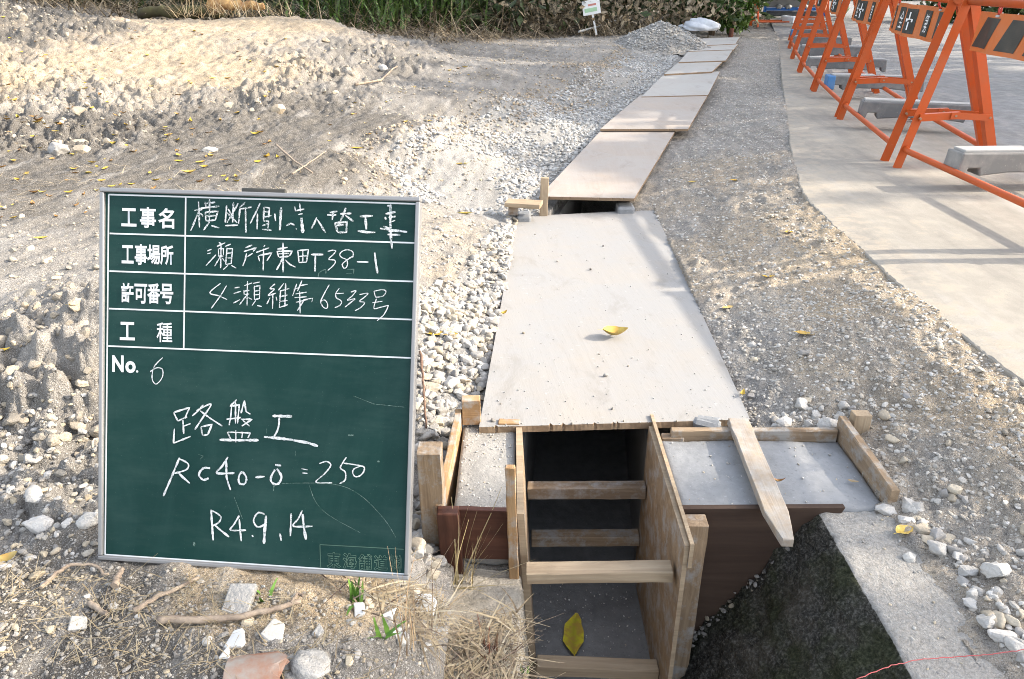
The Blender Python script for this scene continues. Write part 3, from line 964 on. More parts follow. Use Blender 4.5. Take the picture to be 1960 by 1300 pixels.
# ---------------------------------------------------------------- left formwork round the small slab
lf = empty('box_formwork', (-.06, 1.3, -.27), label='small open timber formwork box left of the trench, with dark red stained front', cat='formwork')
timber('side_board', (-.136, 1.135, -.19), (-.118, 1.452, -.172), .014, .125, M['timber_orange'], lf)
timber('end_block', (-.111, 1.445, -.112), (-.070, 1.447, -.112), .026, .062, M['timber_orange'], lf)
timber('front_panel', (-.115, 1.140, -.198), (.008, 1.134, -.198), .012, .118, M['timber_red'], lf)
timber('corner_post', (-.118, 1.118, -.128), (-.112, 1.122, -.30), .040, .026, M['timber_red'], lf, up=(0, 1, 0))
timber('back_strip', (-.03, 1.432, -.142), (.018, 1.43, -.142), .02, .022, M['timber_orange'], lf)
timber('slat', (-.0035, 1.118, -.03), (.004, 1.112, -.285), .018, .012, M['timber_orange'], lf, up=(0, 1, 0))
# right formwork
rf = empty('wing_formwork', (.52, 1.25, -.2), label='timber formwork round the wider slab right of the trench, with triangular front board', cat='formwork')
timber('back_board', (.345, 1.392, -.152), (.700, 1.384, -.147), .016, .05, M['timber'], rf)
timber('side_board', (.712, 1.400, -.132), (.715, 1.148, -.140), .016, .07, M['timber'], rf)
timber('stake', (.748, 1.39, -.085), (.745, 1.39, -.26), .036, .026, M['timber_pale'], rf, up=(0, 1, 0))
fp = MB()
fpo = Vector(rf.location)
fp.prism([(x - fpo.x, z - fpo.z) for x, z in [(.318, -.140), (.622, -.137), (.60, -.19), (.50, -.33), (.42, -.46), (.36, -.56), (.318, -.56)]], 1, 1.136 - fpo.y, 1.148 - fpo.y)
fp.build('front_board', [M['ply_brown']], rf)


def slab(name, poly, z1, z0, m, label, res=.006, bumpamp=.0025, y_axis=None):
    """cast slab: outline poly (x, y), slightly uneven trowelled top"""
    xs = [p[0] for p in poly]
    ys_ = [p[1] for p in poly]
    nx, ny = int((max(xs) - min(xs)) / res), int((max(ys_) - min(ys_)) / res)
    # bilinear quad patch
    V, F = [], []
    a, b_, c_, d_ = [np.array(p) for p in poly]
    U, W_ = np.meshgrid(np.linspace(0, 1, nx), np.linspace(0, 1, ny))
    XY = (a * (1 - U[..., None]) + b_ * U[..., None]) * (1 - W_[..., None]) + (d_ * (1 - U[..., None]) + c_ * U[..., None]) * W_[..., None]
    X, Y = XY[..., 0], XY[..., 1]
    edge_ = np.minimum(np.minimum(U, 1 - U), np.minimum(W_, 1 - W_))
    Z = z1 + fbm(X, Y, .12, 4, 41) * bumpamp * 2 + fbm(X, Y, .012, 2, 42) * bumpamp * .5 - np.clip(.02 - edge_, 0, 1) * .15
    V = np.stack([X, Y, Z], -1).reshape(-1, 3)
    idx = np.arange(nx * ny).reshape(ny, nx)
    F = np.stack([idx[:-1, :-1], idx[:-1, 1:], idx[1:, 1:], idx[1:, :-1]], -1).reshape(-1, 4).tolist()
    ring = list(idx[0, :]) + list(idx[1:, -1]) + list(idx[-1, -2::-1]) + list(idx[-2:0:-1, 0])
    base = len(V)
    low = V[ring].copy()
    low[:, 2] = z0
    V = np.concatenate([V, low])
    n = len(ring)
    for i in range(n):
        F.append((ring[i], base + i, base + (i + 1) % n, ring[(i + 1) % n]))
    return link(name, npmesh(name, V, F, m, True), label=label, cat='concrete slab')


slab('concrete_slab', [(-.110, 1.150), (.006, 1.146), (.008, 1.462), (-.108, 1.458)], -.150, -.29, M['dry_slab'],
     'small newly cast concrete slab strewn with grit, left of the trench')
slab('concrete_slab', [(.320, 1.1495), (.703, 1.142), (.702, 1.374), (.320, 1.38)], -.146, -.29, M['wet_concrete'],
     'smooth grey newly cast concrete slab with a plank across it, right of the trench')

# the plank across the right slab and the loose post beside the chalkboard
timber('timber_plank', PZ(1412, 806, -.122), PZ(1508, 1040, -.124), .044, .016, M['timber_cement'], taper=(.80, .45), label='cement-smeared wooden plank with cut tip lying across the right slab', cat='plank')
timber('wooden_post', (-.150, 1.152, -.014), (-.147, 1.158, -.34), .044, .040, M['timber'], up=(0, 1, 0), label='square wooden post standing in the gravel beside the chalkboard', cat='post')
timber('concrete_prop', PZ(1352, 824, -.15), PZ(1356, 806, -.15), .06, .035, M['wet_concrete'], bev=.006, jit=.003, label='rough lump of concrete under the near sheet, at the back of the right slab', cat='concrete lump')
timber('timber_offcut', (.325, 1.392, -.152), (.372, 1.39, -.152), .02, .016, M['timber_grey'], label='short grey timber offcut on the back edge of the right slab', cat='offcut')

# far gap: two timbers and a slat
timber('timber_board', PZ(969, 388, -.10), PZ(1036, 392, -.10), .075, .018, M['timber_pale'], label='short flat timber board bridging at the left of the far trench gap', cat='board')
timber('timber_block', PZ(973, 402, -.13), PZ(992, 402, -.13), .04, .035, M['timber_grey'], label='small timber block supporting the flat board at the far trench gap', cat='block')
p0 = PY(1043, 340, 3.17)
timber('timber_stake', p0, (p0[0] - .004, p0[1], -.20), .034, .018, M['timber_pale'], up=(0, 1, 0), label='upright pale wooden slat at the left of the far trench gap', cat='slat')
bb = MB()
for (px, py, w) in ((1197, 392, .075), (1003, 408, .06)):
    p = PZ(px, py, -.15)
    v = MB()
    v.box((0, 0, -.03), (w, .09, .06))
    v.bevel(.01, 2)
    v.build('concrete_block', M['wet_concrete'], label='pale concrete channel end showing right of the far trench gap' if px > 1100 else 'pale concrete lump showing left of the far trench gap under the board', cat='concrete block').location = p
bb.bm.free()


# ---------------------------------------------------------------- old concrete: wing wall with mossy face, and block under the straw
def wing_material():
    m, nt, b = mat('mossy_concrete', rough=.95, spec=.15)
    v = coords(nt)
    moss = attr(nt, 'moss').outputs['Fac']
    n1 = noise(nt, v, 30, 6, .7)
    n2 = noise(nt, v, 170, 4, .7)
    n3 = noise(nt, v, 9, 5, .6)
    pale = ramp(nt, n2, [(.3, (.235, .22, .195)), (.5, (.31, .295, .27)), (.7, (.37, .36, .335))])
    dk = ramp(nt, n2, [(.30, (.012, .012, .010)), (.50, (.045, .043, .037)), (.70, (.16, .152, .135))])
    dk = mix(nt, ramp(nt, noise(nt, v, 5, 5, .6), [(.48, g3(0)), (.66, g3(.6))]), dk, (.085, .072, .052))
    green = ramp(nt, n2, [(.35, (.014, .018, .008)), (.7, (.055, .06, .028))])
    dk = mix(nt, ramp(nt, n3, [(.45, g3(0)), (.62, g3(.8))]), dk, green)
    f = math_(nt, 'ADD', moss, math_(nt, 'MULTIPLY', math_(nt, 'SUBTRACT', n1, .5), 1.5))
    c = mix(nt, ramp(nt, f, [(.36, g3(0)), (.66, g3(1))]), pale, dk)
    nt.links.new(c, b.inputs['Base Color'])
    bump(nt, b, math_(nt, 'ADD', n2, n1), .8, .008)
    return m


def swept(name, prof, y0, y1, m, label, cat, res=.006, amp=.006, seed=50, moss=None):
    """profile (x, z) swept along Y with broken, pitted faces"""
    pr = [np.array(p, float) for p in prof]
    pts, mo = [], []
    for k in range(len(pr) - 1):
        L = np.linalg.norm(pr[k + 1] - pr[k])
        n = max(1, int(L / res))
        for i in range(n):
            pts.append(pr[k] + (pr[k + 1] - pr[k]) * i / n)
            mo.append(moss[k] if moss else 0)
    pts.append(pr[-1])
    mo.append(moss[-1] if moss else 0)
    pts = np.array(pts)
    # soften the corners
    for _ in range(3):
        pts[1:-1] = (pts[:-2] + 2 * pts[1:-1] + pts[2:]) / 4
    ny = int((y1 - y0) / res)
    ys_ = np.linspace(y0, y1, ny)
    nv = np.gradient(pts, axis=0)
    nv = np.stack([-nv[:, 1], nv[:, 0]], -1)
    nv /= np.linalg.norm(nv, axis=1, keepdims=True) + 1e-9
    s = np.arange(len(pts)) * res
    SS, YY = np.meshgrid(s, ys_)
    mo_ = np.array(mo)[None, :]
    k_amp = (.22 + .78 * mo_) if moss else 1.0
    d = (fbm(SS, YY, .08, 4, seed) * amp + fbm(SS, YY, .012, 2, seed + 5) * amp * .45) * k_amp
    X = pts[None, :, 0] + nv[None, :, 0] * d
    Z = pts[None, :, 1] + nv[None, :, 1] * d
    V = np.stack([X, YY, Z], -1).reshape(-1, 3)
    k = len(pts)
    idx = np.arange(ny * k).reshape(ny, k)
    F = np.stack([idx[:-1, :-1], idx[:-1, 1:], idx[1:, 1:], idx[1:, :-1]], -1).reshape(-1, 4)[:, ::-1]
    V = np.concatenate([V, [[pts[:, 0].mean(), y1, pts[:, 1].min()]]])
    c = len(V) - 1
    fan = np.array([(idx[-1, i], idx[-1, i + 1], idx[-1, i + 2], c) for i in range(0, k - 2, 2)])
    F = np.concatenate([F, fan])
    mos = np.concatenate([np.tile(np.array(mo), ny), [0]])
    me = npmesh(name, V, F, m, True, fattr={'moss': mos})
    return link(name, me, label=label, cat=cat)


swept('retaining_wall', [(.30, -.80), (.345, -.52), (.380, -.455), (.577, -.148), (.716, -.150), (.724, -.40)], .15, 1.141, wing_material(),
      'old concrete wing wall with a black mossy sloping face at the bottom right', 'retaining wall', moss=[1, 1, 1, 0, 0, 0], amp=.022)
swept('concrete_block', [(.055, -.80), (.030, -.50), (.018, -.285), (-.125, -.272), (-.135, -.5)], .15, 1.128, M['old_concrete'],
      'old crumbling concrete channel side strewn with straw, left of the trench mouth', 'concrete block', amp=.008, seed=70)


# ---------------------------------------------------------------- chalkboard
BO = Vector((-.59213, .84062, .00456))
BX = Vector((.448485, -.036692, -.003822)).normalized()
BY = Vector((.022969, .198799, .488148))
BY = (BY - BX * BY.dot(BX)).normalized()
BN = BX.cross(BY)              # towards the camera
BW, BH = .450, .5276
bmw = Matrix.Translation(BO) @ Matrix((BX, BY, BN)).transposed().to_4x4()
cb = empty('chalkboard', label='green construction chalkboard on a folding stand, covered in white chalk writing', cat='chalkboard')
cb.matrix_world = bmw
bn_np, bo_np = np.array(BN), np.array(BO)


def BP(px, py):
    """photo pixel -> (u, v) on the board's face"""
    r = ray(px, py)
    t = np.dot(bo_np - CAM, bn_np) / np.dot(r, bn_np)
    q = Vector(CAM + r * t) - BO
    return q.dot(BX), q.dot(BY)


FR = .0062
mb = MB()
mb.box((BW / 2, BH / 2, -.006), (BW - .004, BH - .004, .008))
mb.build('writing_surface', M['board'], cb)
mb = MB()
for c_, s_ in (((BW / 2, FR / 2, -.0055), (BW, FR, .017)), ((BW / 2, BH - FR / 2, -.0055), (BW, FR, .017)),
               ((FR / 2, BH / 2, -.0055), (FR, BH - 2 * FR - .0004, .017)), ((BW - FR / 2, BH / 2, -.0055), (FR, BH - 2 * FR - .0004, .017))):
    mb.box(c_, s_)
mb.bevel(.0015, 2)
mb.build('frame', M['aluminium'], cb)
mb = MB()      # folding leg behind: local -Z is behind, hinged near the top
for xx in (BW * .40, BW * .60):
    mb.bar((xx, BH - .03, -.022), (xx, .06, -.235), .016, .010, up=(1, 0, 0))
mb.bar((BW * .40, .10, -.217), (BW * .60, .10, -.217), .014, .008)
mb.bar((BW * .38, BH - .030, -.022), (BW * .62, BH - .030, -.022), .026, .014, up=(0, 0, 1))
mb.build('stand_leg', M['steel'], cb)
mb = MB()
mb.bar((BW * .44, BH + .003, -.010), (BW * .58, BH + .003, -.010), .007, .006, up=(0, 0, 1))
mb.bevel(.002, 2)
mb.build('handle', M['panel_black'], cb)

# printed white rules
mb = MB()


def rule(a, b_, w=.0021):
    (u0, v0), (u1, v1) = BP(*a), BP(*b_)
    d = Vector((u1 - u0, v1 - v0, 0)).normalized()
    n = Vector((-d.y, d.x, 0)) * w / 2
    A, B = Vector((u0, v0, 0)), Vector((u1, v1, 0))
    z = Vector((0, 0, -.0015 + rule.z))
    rule.z += .00003
    mb.bm.faces.new([mb.bm.verts.new(p + z) for p in (A - n, B - n, B + n, A + n)])


rule.z = 0.0
rule((206.8, 372.2), (797, 390.2))
rule((796.5, 389.6), (775.6, 1100))
rule((776.5, 1100), (199.6, 1062.2))
rule((200, 1062.4), (207, 372))
rule((208.7, 446.8), (793.5, 465))
rule((208.2, 519), (791.6, 539))
rule((207.4, 590.8), (789.6, 612))
rule((206, 662.6), (787.4, 685.5))
rule((354.7, 377.2), (350.8, 667.5))
mb.build('printed_rules', M['board_line'], cb)


def text_mesh(body, fit, z, off=.0, outline=None):
    """text laid on the board inside the photo quad fit = (TL, TR, BR, BL)"""
    cu = bpy.data.curves.new('lettering', 'FONT')
    cu.body = body
    cu.size = 1.0
    cu.offset = off
    cu.resolution_u = 3
    if outline:
        cu.fill_mode = 'NONE'
        cu.bevel_depth = outline
        cu.bevel_resolution = 0
    o = bpy.data.objects.new('lettering_tmp', cu)
    COL.objects.link(o)
    bpy.context.view_layer.update()
    me = bpy.data.meshes.new_from_object(o.evaluated_get(bpy.context.evaluated_depsgraph_get()))
    bpy.data.objects.remove(o)
    bpy.data.curves.remove(cu)
    n = len(me.vertices)
    co = np.empty(n * 3, np.float32)
    me.vertices.foreach_get('co', co)
    co = co.reshape(-1, 3)
    lo, hi = co.min(0), co.max(0)
    U = (co[:, 0] - lo[0]) / (hi[0] - lo[0])
    Vv = (co[:, 1] - lo[1]) / (hi[1] - lo[1])
    q = [np.array(p) for p in fit]
    xy = (q[3] * (1 - U[:, None]) + q[2] * U[:, None]) * (1 - Vv[:, None]) + (q[0] * (1 - U[:, None]) + q[1] * U[:, None]) * Vv[:, None]
    co[:, :2] = xy
    co[:, 2] = z + (co[:, 2] * .002 if outline else 0)
    me.vertices.foreach_set('co', co.ravel())
    me.update()
    return me


def join_meshes(name, meshes, m):
    bm = bmesh.new()
    for me in meshes:
        bm.from_mesh(me)
        bpy.data.meshes.remove(me)
    me = bpy.data.meshes.new(name)
    bm.to_mesh(me)
    bm.free()
    me.materials.clear()
    me.materials.append(m)
    for p in me.polygons:
        p.material_index = 0
    return me


labels = []


def printed(ch_, x0, y0, x1, y1, off=.028):
    sl = (x1 - x0) * .030
    labels.append(text_mesh(ch_, (BP(x0, y0), BP(x1, y0 + sl), BP(x1, y1 + sl), BP(x0, y1)), -.0010, off))


for ch_, x0, y0, x1, y1 in [('工', 231.5, 398, 260.5, 433), ('事', 267, 396, 298, 436), ('名', 302, 398, 333, 437),
                            ('工', 232, 469, 255, 504), ('事', 257, 467, 281, 507), ('場', 281, 468, 306, 506), ('所', 306, 469, 331, 507),
                            ('許', 231, 541, 255, 579), ('可', 256.5, 543, 281, 581), ('番', 281, 542, 306, 581), ('号', 306, 543, 331, 582),
                            ('工', 228.5, 616, 257.5, 651), ('種', 299, 617, 329, 655)]:
    printed(ch_, x0, y0, x1, y1, .008 if ch_ == '種' else .024)
printed('N', 214, 680, 236, 712, .035)
printed('o', 239, 691, 259, 714, .035)
printed('.', 259.5, 709, 264, 713.5, .02)
link('printed_labels', join_meshes('printed_labels', labels, M['board_line']), cb)
# faint rubber-stamped box with hollow characters in the lower right corner
stamp = []
for i, ch_ in enumerate('東海舗道'):
    x0, y0 = 625 + i * 30, 1057 + i * 1.7
    stamp.append(text_mesh(ch_, (BP(x0, y0), BP(x0 + 27, y0 + 1.2), BP(x0 + 27, y0 + 32), BP(x0, y0 + 31)), -.0013, .03, .018))
stamp.append(text_mesh('㈱', (BP(745, 1062), BP(769, 1063), BP(769, 1096), BP(745, 1095)), -.0013, .01, .018))
mb = MB()
rule.z = .0006
rule((612, 1043), (773, 1052), .0011)
rule((612, 1043), (613.5, 1088), .0011)
stamp.append(mb.mesh('stamp_box', M['stamp_ink']))
link('stamp', join_meshes('stamp', stamp, M['stamp_ink']), cb)

# handwriting: strokes traced as polylines (scale, origin x, origin y)
A5, A6, B3, N3 = (5.652, 360, 370), (5.2, 580, 370), (3.0625, 180, 700), (3.42, 200, 380)
STROKES = [
    # row 1, rough chalk
    (A5, 'r', 15, '65,185 150,175|110,90 120,370|108,200 70,300 25,405|130,215 160,250|120,165 230,150 335,140|180,90 190,150|230,65 228,300|265,100 290,95|170,112 290,98|185,205 190,300|185,205 320,195 290,295|190,250 300,240|190,300 290,290|230,310 165,400|250,350 335,375'),
    (A5, 'r', 15, '415,130 400,320|400,350 540,345|490,95 480,320|430,170 470,230|540,110 420,320|420,210 530,320|620,95 555,155|565,170 685,150|560,165 545,330|620,170 625,425'),
    (A5, 'r', 15, '780,105 740,190 670,330|750,220 745,390|820,150 815,300|825,150 880,160 870,260|820,200 870,200|810,260 900,240|815,300 870,300|800,350 870,330|800,390 900,400|870,300 860,390|935,220 945,300'),
    (A5, 'r', 24, '1005,150 990,400'),
    (A5, 'r', 13, '1150,140 1160,190|1205,110 1215,200|1160,190 1255,170|1190,230 1240,220|1060,350 1110,325 1150,345|1165,380 1175,390'),
    (A5, 'r', 30, '1225,265 1240,430'),
    (A6, 'r', 15, '135,240 110,300 82,350|140,260 225,395'),
    (A6, 'r', 17, '265,190 340,180|240,215 330,215|300,180 290,265|425,145 400,220 370,275|370,205 480,200|420,220 500,280|315,295 435,285 430,395|315,295 345,390|330,320 410,312|345,390 430,390'),
    (A6, 'r', 18, '565,230 695,225|620,240 630,360|545,375 640,388 720,390'),
    (A6, 'r', 22, '870,110 868,300 875,470'),
    (A6, 'r', 16, '820,205 920,185|835,125 880,120|815,235 825,265|850,240 920,230|855,290 915,270|765,350 900,368 1035,385|840,410 970,415|850,380 960,375|878,470 885,550|800,330 860,350'),
    # row 2
    (A5, 'c', 14, '205,625 255,605|205,655 245,645|190,785 300,665|310,575 400,535|330,530 360,550|355,550 350,810|325,600 330,680|330,600 380,600 380,670|325,680 380,680|350,680 285,790|370,700 395,740|400,575 460,550|420,590 405,770|420,600 480,600 465,760|415,650 470,645|415,700 465,700|405,770 470,760|430,780 380,825|465,780 520,810'),
    (A5, 'c', 16, '615,590 690,560|600,630 735,590 700,630|630,650 615,720 588,788|640,685 695,650'),
    (A5, 'c', 15, '815,580 830,560|735,640 875,590|755,680 772,735|760,675 905,645 850,730|815,600 810,835'),
    (A5, 'c', 17, '965,605 1075,585|1025,535 1028,700 1025,855|960,625 978,690|960,628 1125,625 1095,680|980,655 1090,650|985,692 1090,682|1020,700 995,760 955,830|1050,720 1100,770 1160,800'),
    (A5, 'c', 14, '1185,620 1200,755|1185,620 1300,610 1280,745|1190,685 1290,675|1240,615 1240,745|1200,750 1280,745'),
    (A6, 'c', 18, '78,610 200,610|122,620 118,778'),
    (A6, 'c', 11, '245,580 290,568 325,575 300,610 255,655 310,665 320,690 290,730 245,768|492,640 500,610 490,580 440,562 390,578 365,610 385,640 430,660 442,700 430,738 405,745 390,710 410,685 450,655 488,630'),
    (A6, 'c', 18, '535,682 650,685|712,590 724,690 742,800'),
    # row 3
    (A5, 'c', 12, '350,975 235,1075 330,1110 420,1150|415,1000 350,1110 250,1245'),
    (A5, 'c', 13, '500,1025 555,1015|490,1085 570,1060|485,1190 560,1150|605,1000 690,970|640,950 635,1215|600,1050 605,1100|600,1060 660,1050|610,1095 660,1090|635,1100 555,1205|650,1130 690,1150|700,975 775,960|715,1000 715,1150|715,1010 775,1000 770,1140|715,1060 770,1050|715,1100 770,1095|715,1150 775,1140|730,1160 690,1215|745,1215 795,1225'),
    (A5, 'c', 13, '940,980 885,1030 930,1040 865,1105 950,1080|915,1100 912,1250|885,1130 850,1200|950,1120 960,1160|1035,975 975,1050|1000,1050 985,1240|1055,975 1045,1230|990,1060 1095,1030|990,1120 1075,1100|990,1170 1075,1160|990,1235 1080,1205'),
    (A5, 'c', 13, '1175,980 1130,1110|1140,1040 1200,1020|1230,945 1180,1060|1210,1000 1290,985|1160,1090 1280,1070|1150,1130 1280,1120|1205,1060 1210,1300|1165,1180 1290,1150|1250,1160 1180,1270'),
    (A6, 'c', 9, '0,1060 95,1045 85,1085'),
    (A6, 'c', 10, '260,910 215,990 175,1075 185,1110 205,1138 235,1145 243,1120 235,1085 210,1062 180,1075|360,945 320,1000 405,995|322,1000 330,1040 370,1065 382,1090 360,1120 315,1138|475,985 525,970 490,1020 440,1065 515,1050 470,1090 415,1135|560,1010 645,995 610,1035 560,1075 610,1085 605,1105 570,1140 515,1170'),
    (A6, 'c', 10, '705,975 720,1035|705,975 790,960 825,980 790,1025 720,1035|690,1090 790,1075|730,1050 705,1145 770,1135 850,1115|850,1115 830,1165 800,1215|800,1215 735,1270'),
    # no. and body text
    (N3, 'c', 7, '380,1042 345,1075 320,1110 310,1160 315,1195 335,1215 362,1195 380,1160 378,1120 350,1108 320,1118 298,1135'),
    (B3, 'c', 10, '465,275 490,325|465,275 560,245 535,300|490,325 545,300|520,320 525,400|525,355 565,340|470,370 465,455|465,455 565,415|640,230 610,265 575,295|600,265 685,225 640,300 590,375|620,265 680,310 750,355|625,360 635,410|625,360 690,345 665,405|635,410 665,405'),
    (B3, 'c', 10, '835,200 795,240|805,240 800,300 790,350|800,240 850,230 840,340|775,315 860,305|828,215 828,340|880,205 860,280|880,205 890,270 915,285|860,315 925,315 865,355|870,320 910,355|780,390 800,430|780,390 915,395 900,425|830,380 830,450|870,390 865,425'),
    (B3, 'c', 15, '735,435 850,438 965,437|1045,295 1160,298|995,418 1100,428 1165,436|1168,438 1250,452 1312,472'),
    (B3, 'c', 10, '1085,305 1082,350 1072,385 1055,415'),
    (B3, 'c', 13, '500,540 455,650 405,765|560,690 520,655 490,625'),
    (B3, 'c', 10, '495,545 545,570 552,595 530,615 470,632'),
    (B3, 'c', 12, '680,602 645,600 622,620 615,645 640,670 672,660|785,535 750,590 720,630 825,630|775,560 775,600 778,660 800,730|868,620 850,645 848,680 860,695 885,690 892,655 870,622|945,655 1000,650'),
    (B3, 'c', 13, '1060,582 1095,587|1060,610 1040,645 1035,675 1055,695 1082,690 1097,650 1070,605'),
    (B3, 'f', 8, '1055,695 1050,735'),
    (B3, 'c', 8, '1215,605 1250,612|1220,630 1250,632|1320,575 1355,563 1378,570 1385,590 1350,635 1300,685 1395,688|1478,538 1460,565 1443,600 1468,620 1475,645 1468,675 1438,692|1462,572 1520,580 1580,592|1560,590 1525,605 1515,625 1528,650 1555,648 1578,625 1584,600 1570,588'),
    (B3, 'c', 13, '685,845 690,930 697,1025|700,930 740,965 790,1005'),
    (B3, 'c', 10, '688,850 725,870 742,890 730,920 690,942|850,880 820,930 800,965 890,965|850,900 855,960 862,1030|925,995 932,1005|1000,872 965,862 942,885 935,915 955,945 985,940 1012,915|1088,985 1093,1005 1096,1028|1220,850 1195,900 1168,942 1280,942|1155,865 1150,1000'),
    (B3, 'c', 16, '1008,880 1000,960 995,1045|1222,870 1228,940 1242,1020'),
    # half rubbed-out marks and specks
    (B3, 'f', 3, '1520,178 1640,225 1830,245|1260,700 1300,800 1380,880 1560,980|1100,690 1400,695 1560,760 1700,900 1770,1010|820,770 870,900|610,520 640,530 620,550|1180,500 1180,530|1010,370 1012,400'),
    (B3, 'f', 13, '1490,408 1520,408|1660,562 1675,562|585,1035 585,1060'),
    (A6, 'f', 8, '150,830 160,790 220,760 225,800|430,800 480,800|440,760 505,755 500,800'),
]
chalks = {'c': [], 'r': [], 'f': []}
bmS = {k: bmesh.new() for k in chalks}
zc = 0.0
for (sc, ox, oy), kind, wpx, txt in STROKES:
    for st in txt.split('|'):
        pts = [tuple(map(float, q.split(','))) for q in st.split()]
        pts = [np.array(BP(ox + x / sc, oy + y / sc)) for x, y in pts]
        # smooth resampling
        if len(pts) > 3:
            P_ = [pts[0]] + pts + [pts[-1]]
            out = []
            for i in range(1, len(P_) - 2):
                for t in np.linspace(0, 1, 6, endpoint=False):
                    p0_, p1_, p2_, p3_ = P_[i - 1], P_[i], P_[i + 1], P_[i + 2]
                    out.append(.5 * (2 * p1_ + (p2_ - p0_) * t + (2 * p0_ - 5 * p1_ + 4 * p2_ - p3_) * t * t + (3 * p1_ - p0_ - 3 * p2_ + p3_) * t ** 3))
            pts = out + [pts[-1]]
        else:
            out = []
            for a, b_ in zip(pts, pts[1:]):
                n = max(2, int(np.linalg.norm(b_ - a) / .003))
                for i in range(n):
                    out.append(a + (b_ - a) * i / n)
            pts = out + [pts[-1]]
        w = wpx / sc * 1.09 / FPX * (1.25 if kind == 'r' else 1.05)
        zc = (zc + .00002) % .0006
        bm = bmS[kind]
        prev = None
        nP = len(pts)
        for i, p in enumerate(pts):
            d = pts[min(i + 1, nP - 1)] - pts[max(i - 1, 0)]
            d = d / (np.linalg.norm(d) + 1e-9)
            n_ = np.array([-d[1], d[0]])
            ww = w / 2 * random.uniform(.6, 1.15) * (.6 if i in (0, nP - 1) else 1)
            q = [bm.verts.new((*(p + n_ * ww * s_), -.0009 + zc)) for s_ in (1, -1)]
            if prev:
                bm.faces.new((prev[0], prev[1], q[1], q[0]))
            prev = q
for k, nm, mk in (('c', 'chalk_writing', 'chalk'), ('r', 'rough_chalk_writing', 'chalk_rough'), ('f', 'faint_chalk_writing', 'chalk_faint')):
    me = bpy.data.meshes.new(nm)
    bmS[k].to_mesh(me)
    bmS[k].free()
    me.materials.append(M[mk])
    link(nm, me, cb)


# ---------------------------------------------------------------- barricades
def copy_tree(o, parent=None, swap=None):
    c = o.copy()
    COL.objects.link(c)
    c.parent = parent
    for chd in list(o.children):
        copy_tree(chd, c)
    return c


BL, BHALF, BTOP, BLEAN = 1.10, .212, .69, -.065


def leg_mesh(y, side):
    mb = MB()
    foot = Vector((side * BHALF, y, 0))
    top = Vector((BLEAN + side * .006, y, BTOP))
    dirn = (top - foot).normalized()
    wv = Vector((0, 1, 0)).cross(dirn)
    mb.bar(foot, top, .037, .004, up=(0, 1, 0))                                            # face across the frame
    mb.bar(foot + wv * side * .0 + Vector((-side * .0165, .017, 0)), top + Vector((-side * .0165, .017, 0)), .004, .034, up=(0, 1, 0))
    return mb.mesh('leg', M['orange'])


def make_barricade():
    t = empty('road_barricade')
    for y in (.0, BL):
        for sd_ in (-1, 1):
            link('leg', leg_mesh(y, sd_), t)
    mb = MB()
    mb.tube([(BLEAN, -.02, BTOP - .025), (BLEAN, BL + .02, BTOP - .025)], .017, 12)
    mb.build('top_rail', M['orange'], t)
    for sd_ in (-1, 1):
        x = sd_ * (BHALF - .085 / BTOP * BHALF) + BLEAN * .085 / BTOP
        mb = MB()
        mb.tube([(x, 0, .085), (x, .03, .078), (x, BL - .03, .078), (x, BL, .085)], .0125, 10)
        mb.build('lower_rail', M['orange'], t)
    for y in (-.010, BL - .010):
        xl = -BHALF * (1 - .215 / BTOP) + BLEAN * .31
        xr = BHALF * (1 - .215 / BTOP) + BLEAN * .31
        mb = MB()
        mb.bar((xl, y, .212), ((xl + xr) / 2 + .02, y, .222), .026, .004, up=(0, 1, 0))
        mb.bar((xr, y - .006, .216), ((xl + xr) / 2 - .02, y - .006, .224), .026, .004, up=(0, 1, 0))
        mb.bar((xl, y + .010, .226), ((xl + xr) / 2 + .02, y + .010, .236), .004, .024, up=(0, 1, 0))
        br = mb.build('brace', M['orange'], t)
        for xx, zz in ((xl, .212), (xr, .216), ((xl + xr) / 2, .223)):
            mb = MB()
            mb.tube([(xx, y - .010, zz), (xx, y + .002, zz)], .005, 8)
            mb.build('bolt', M['bolt'], br)
    return t


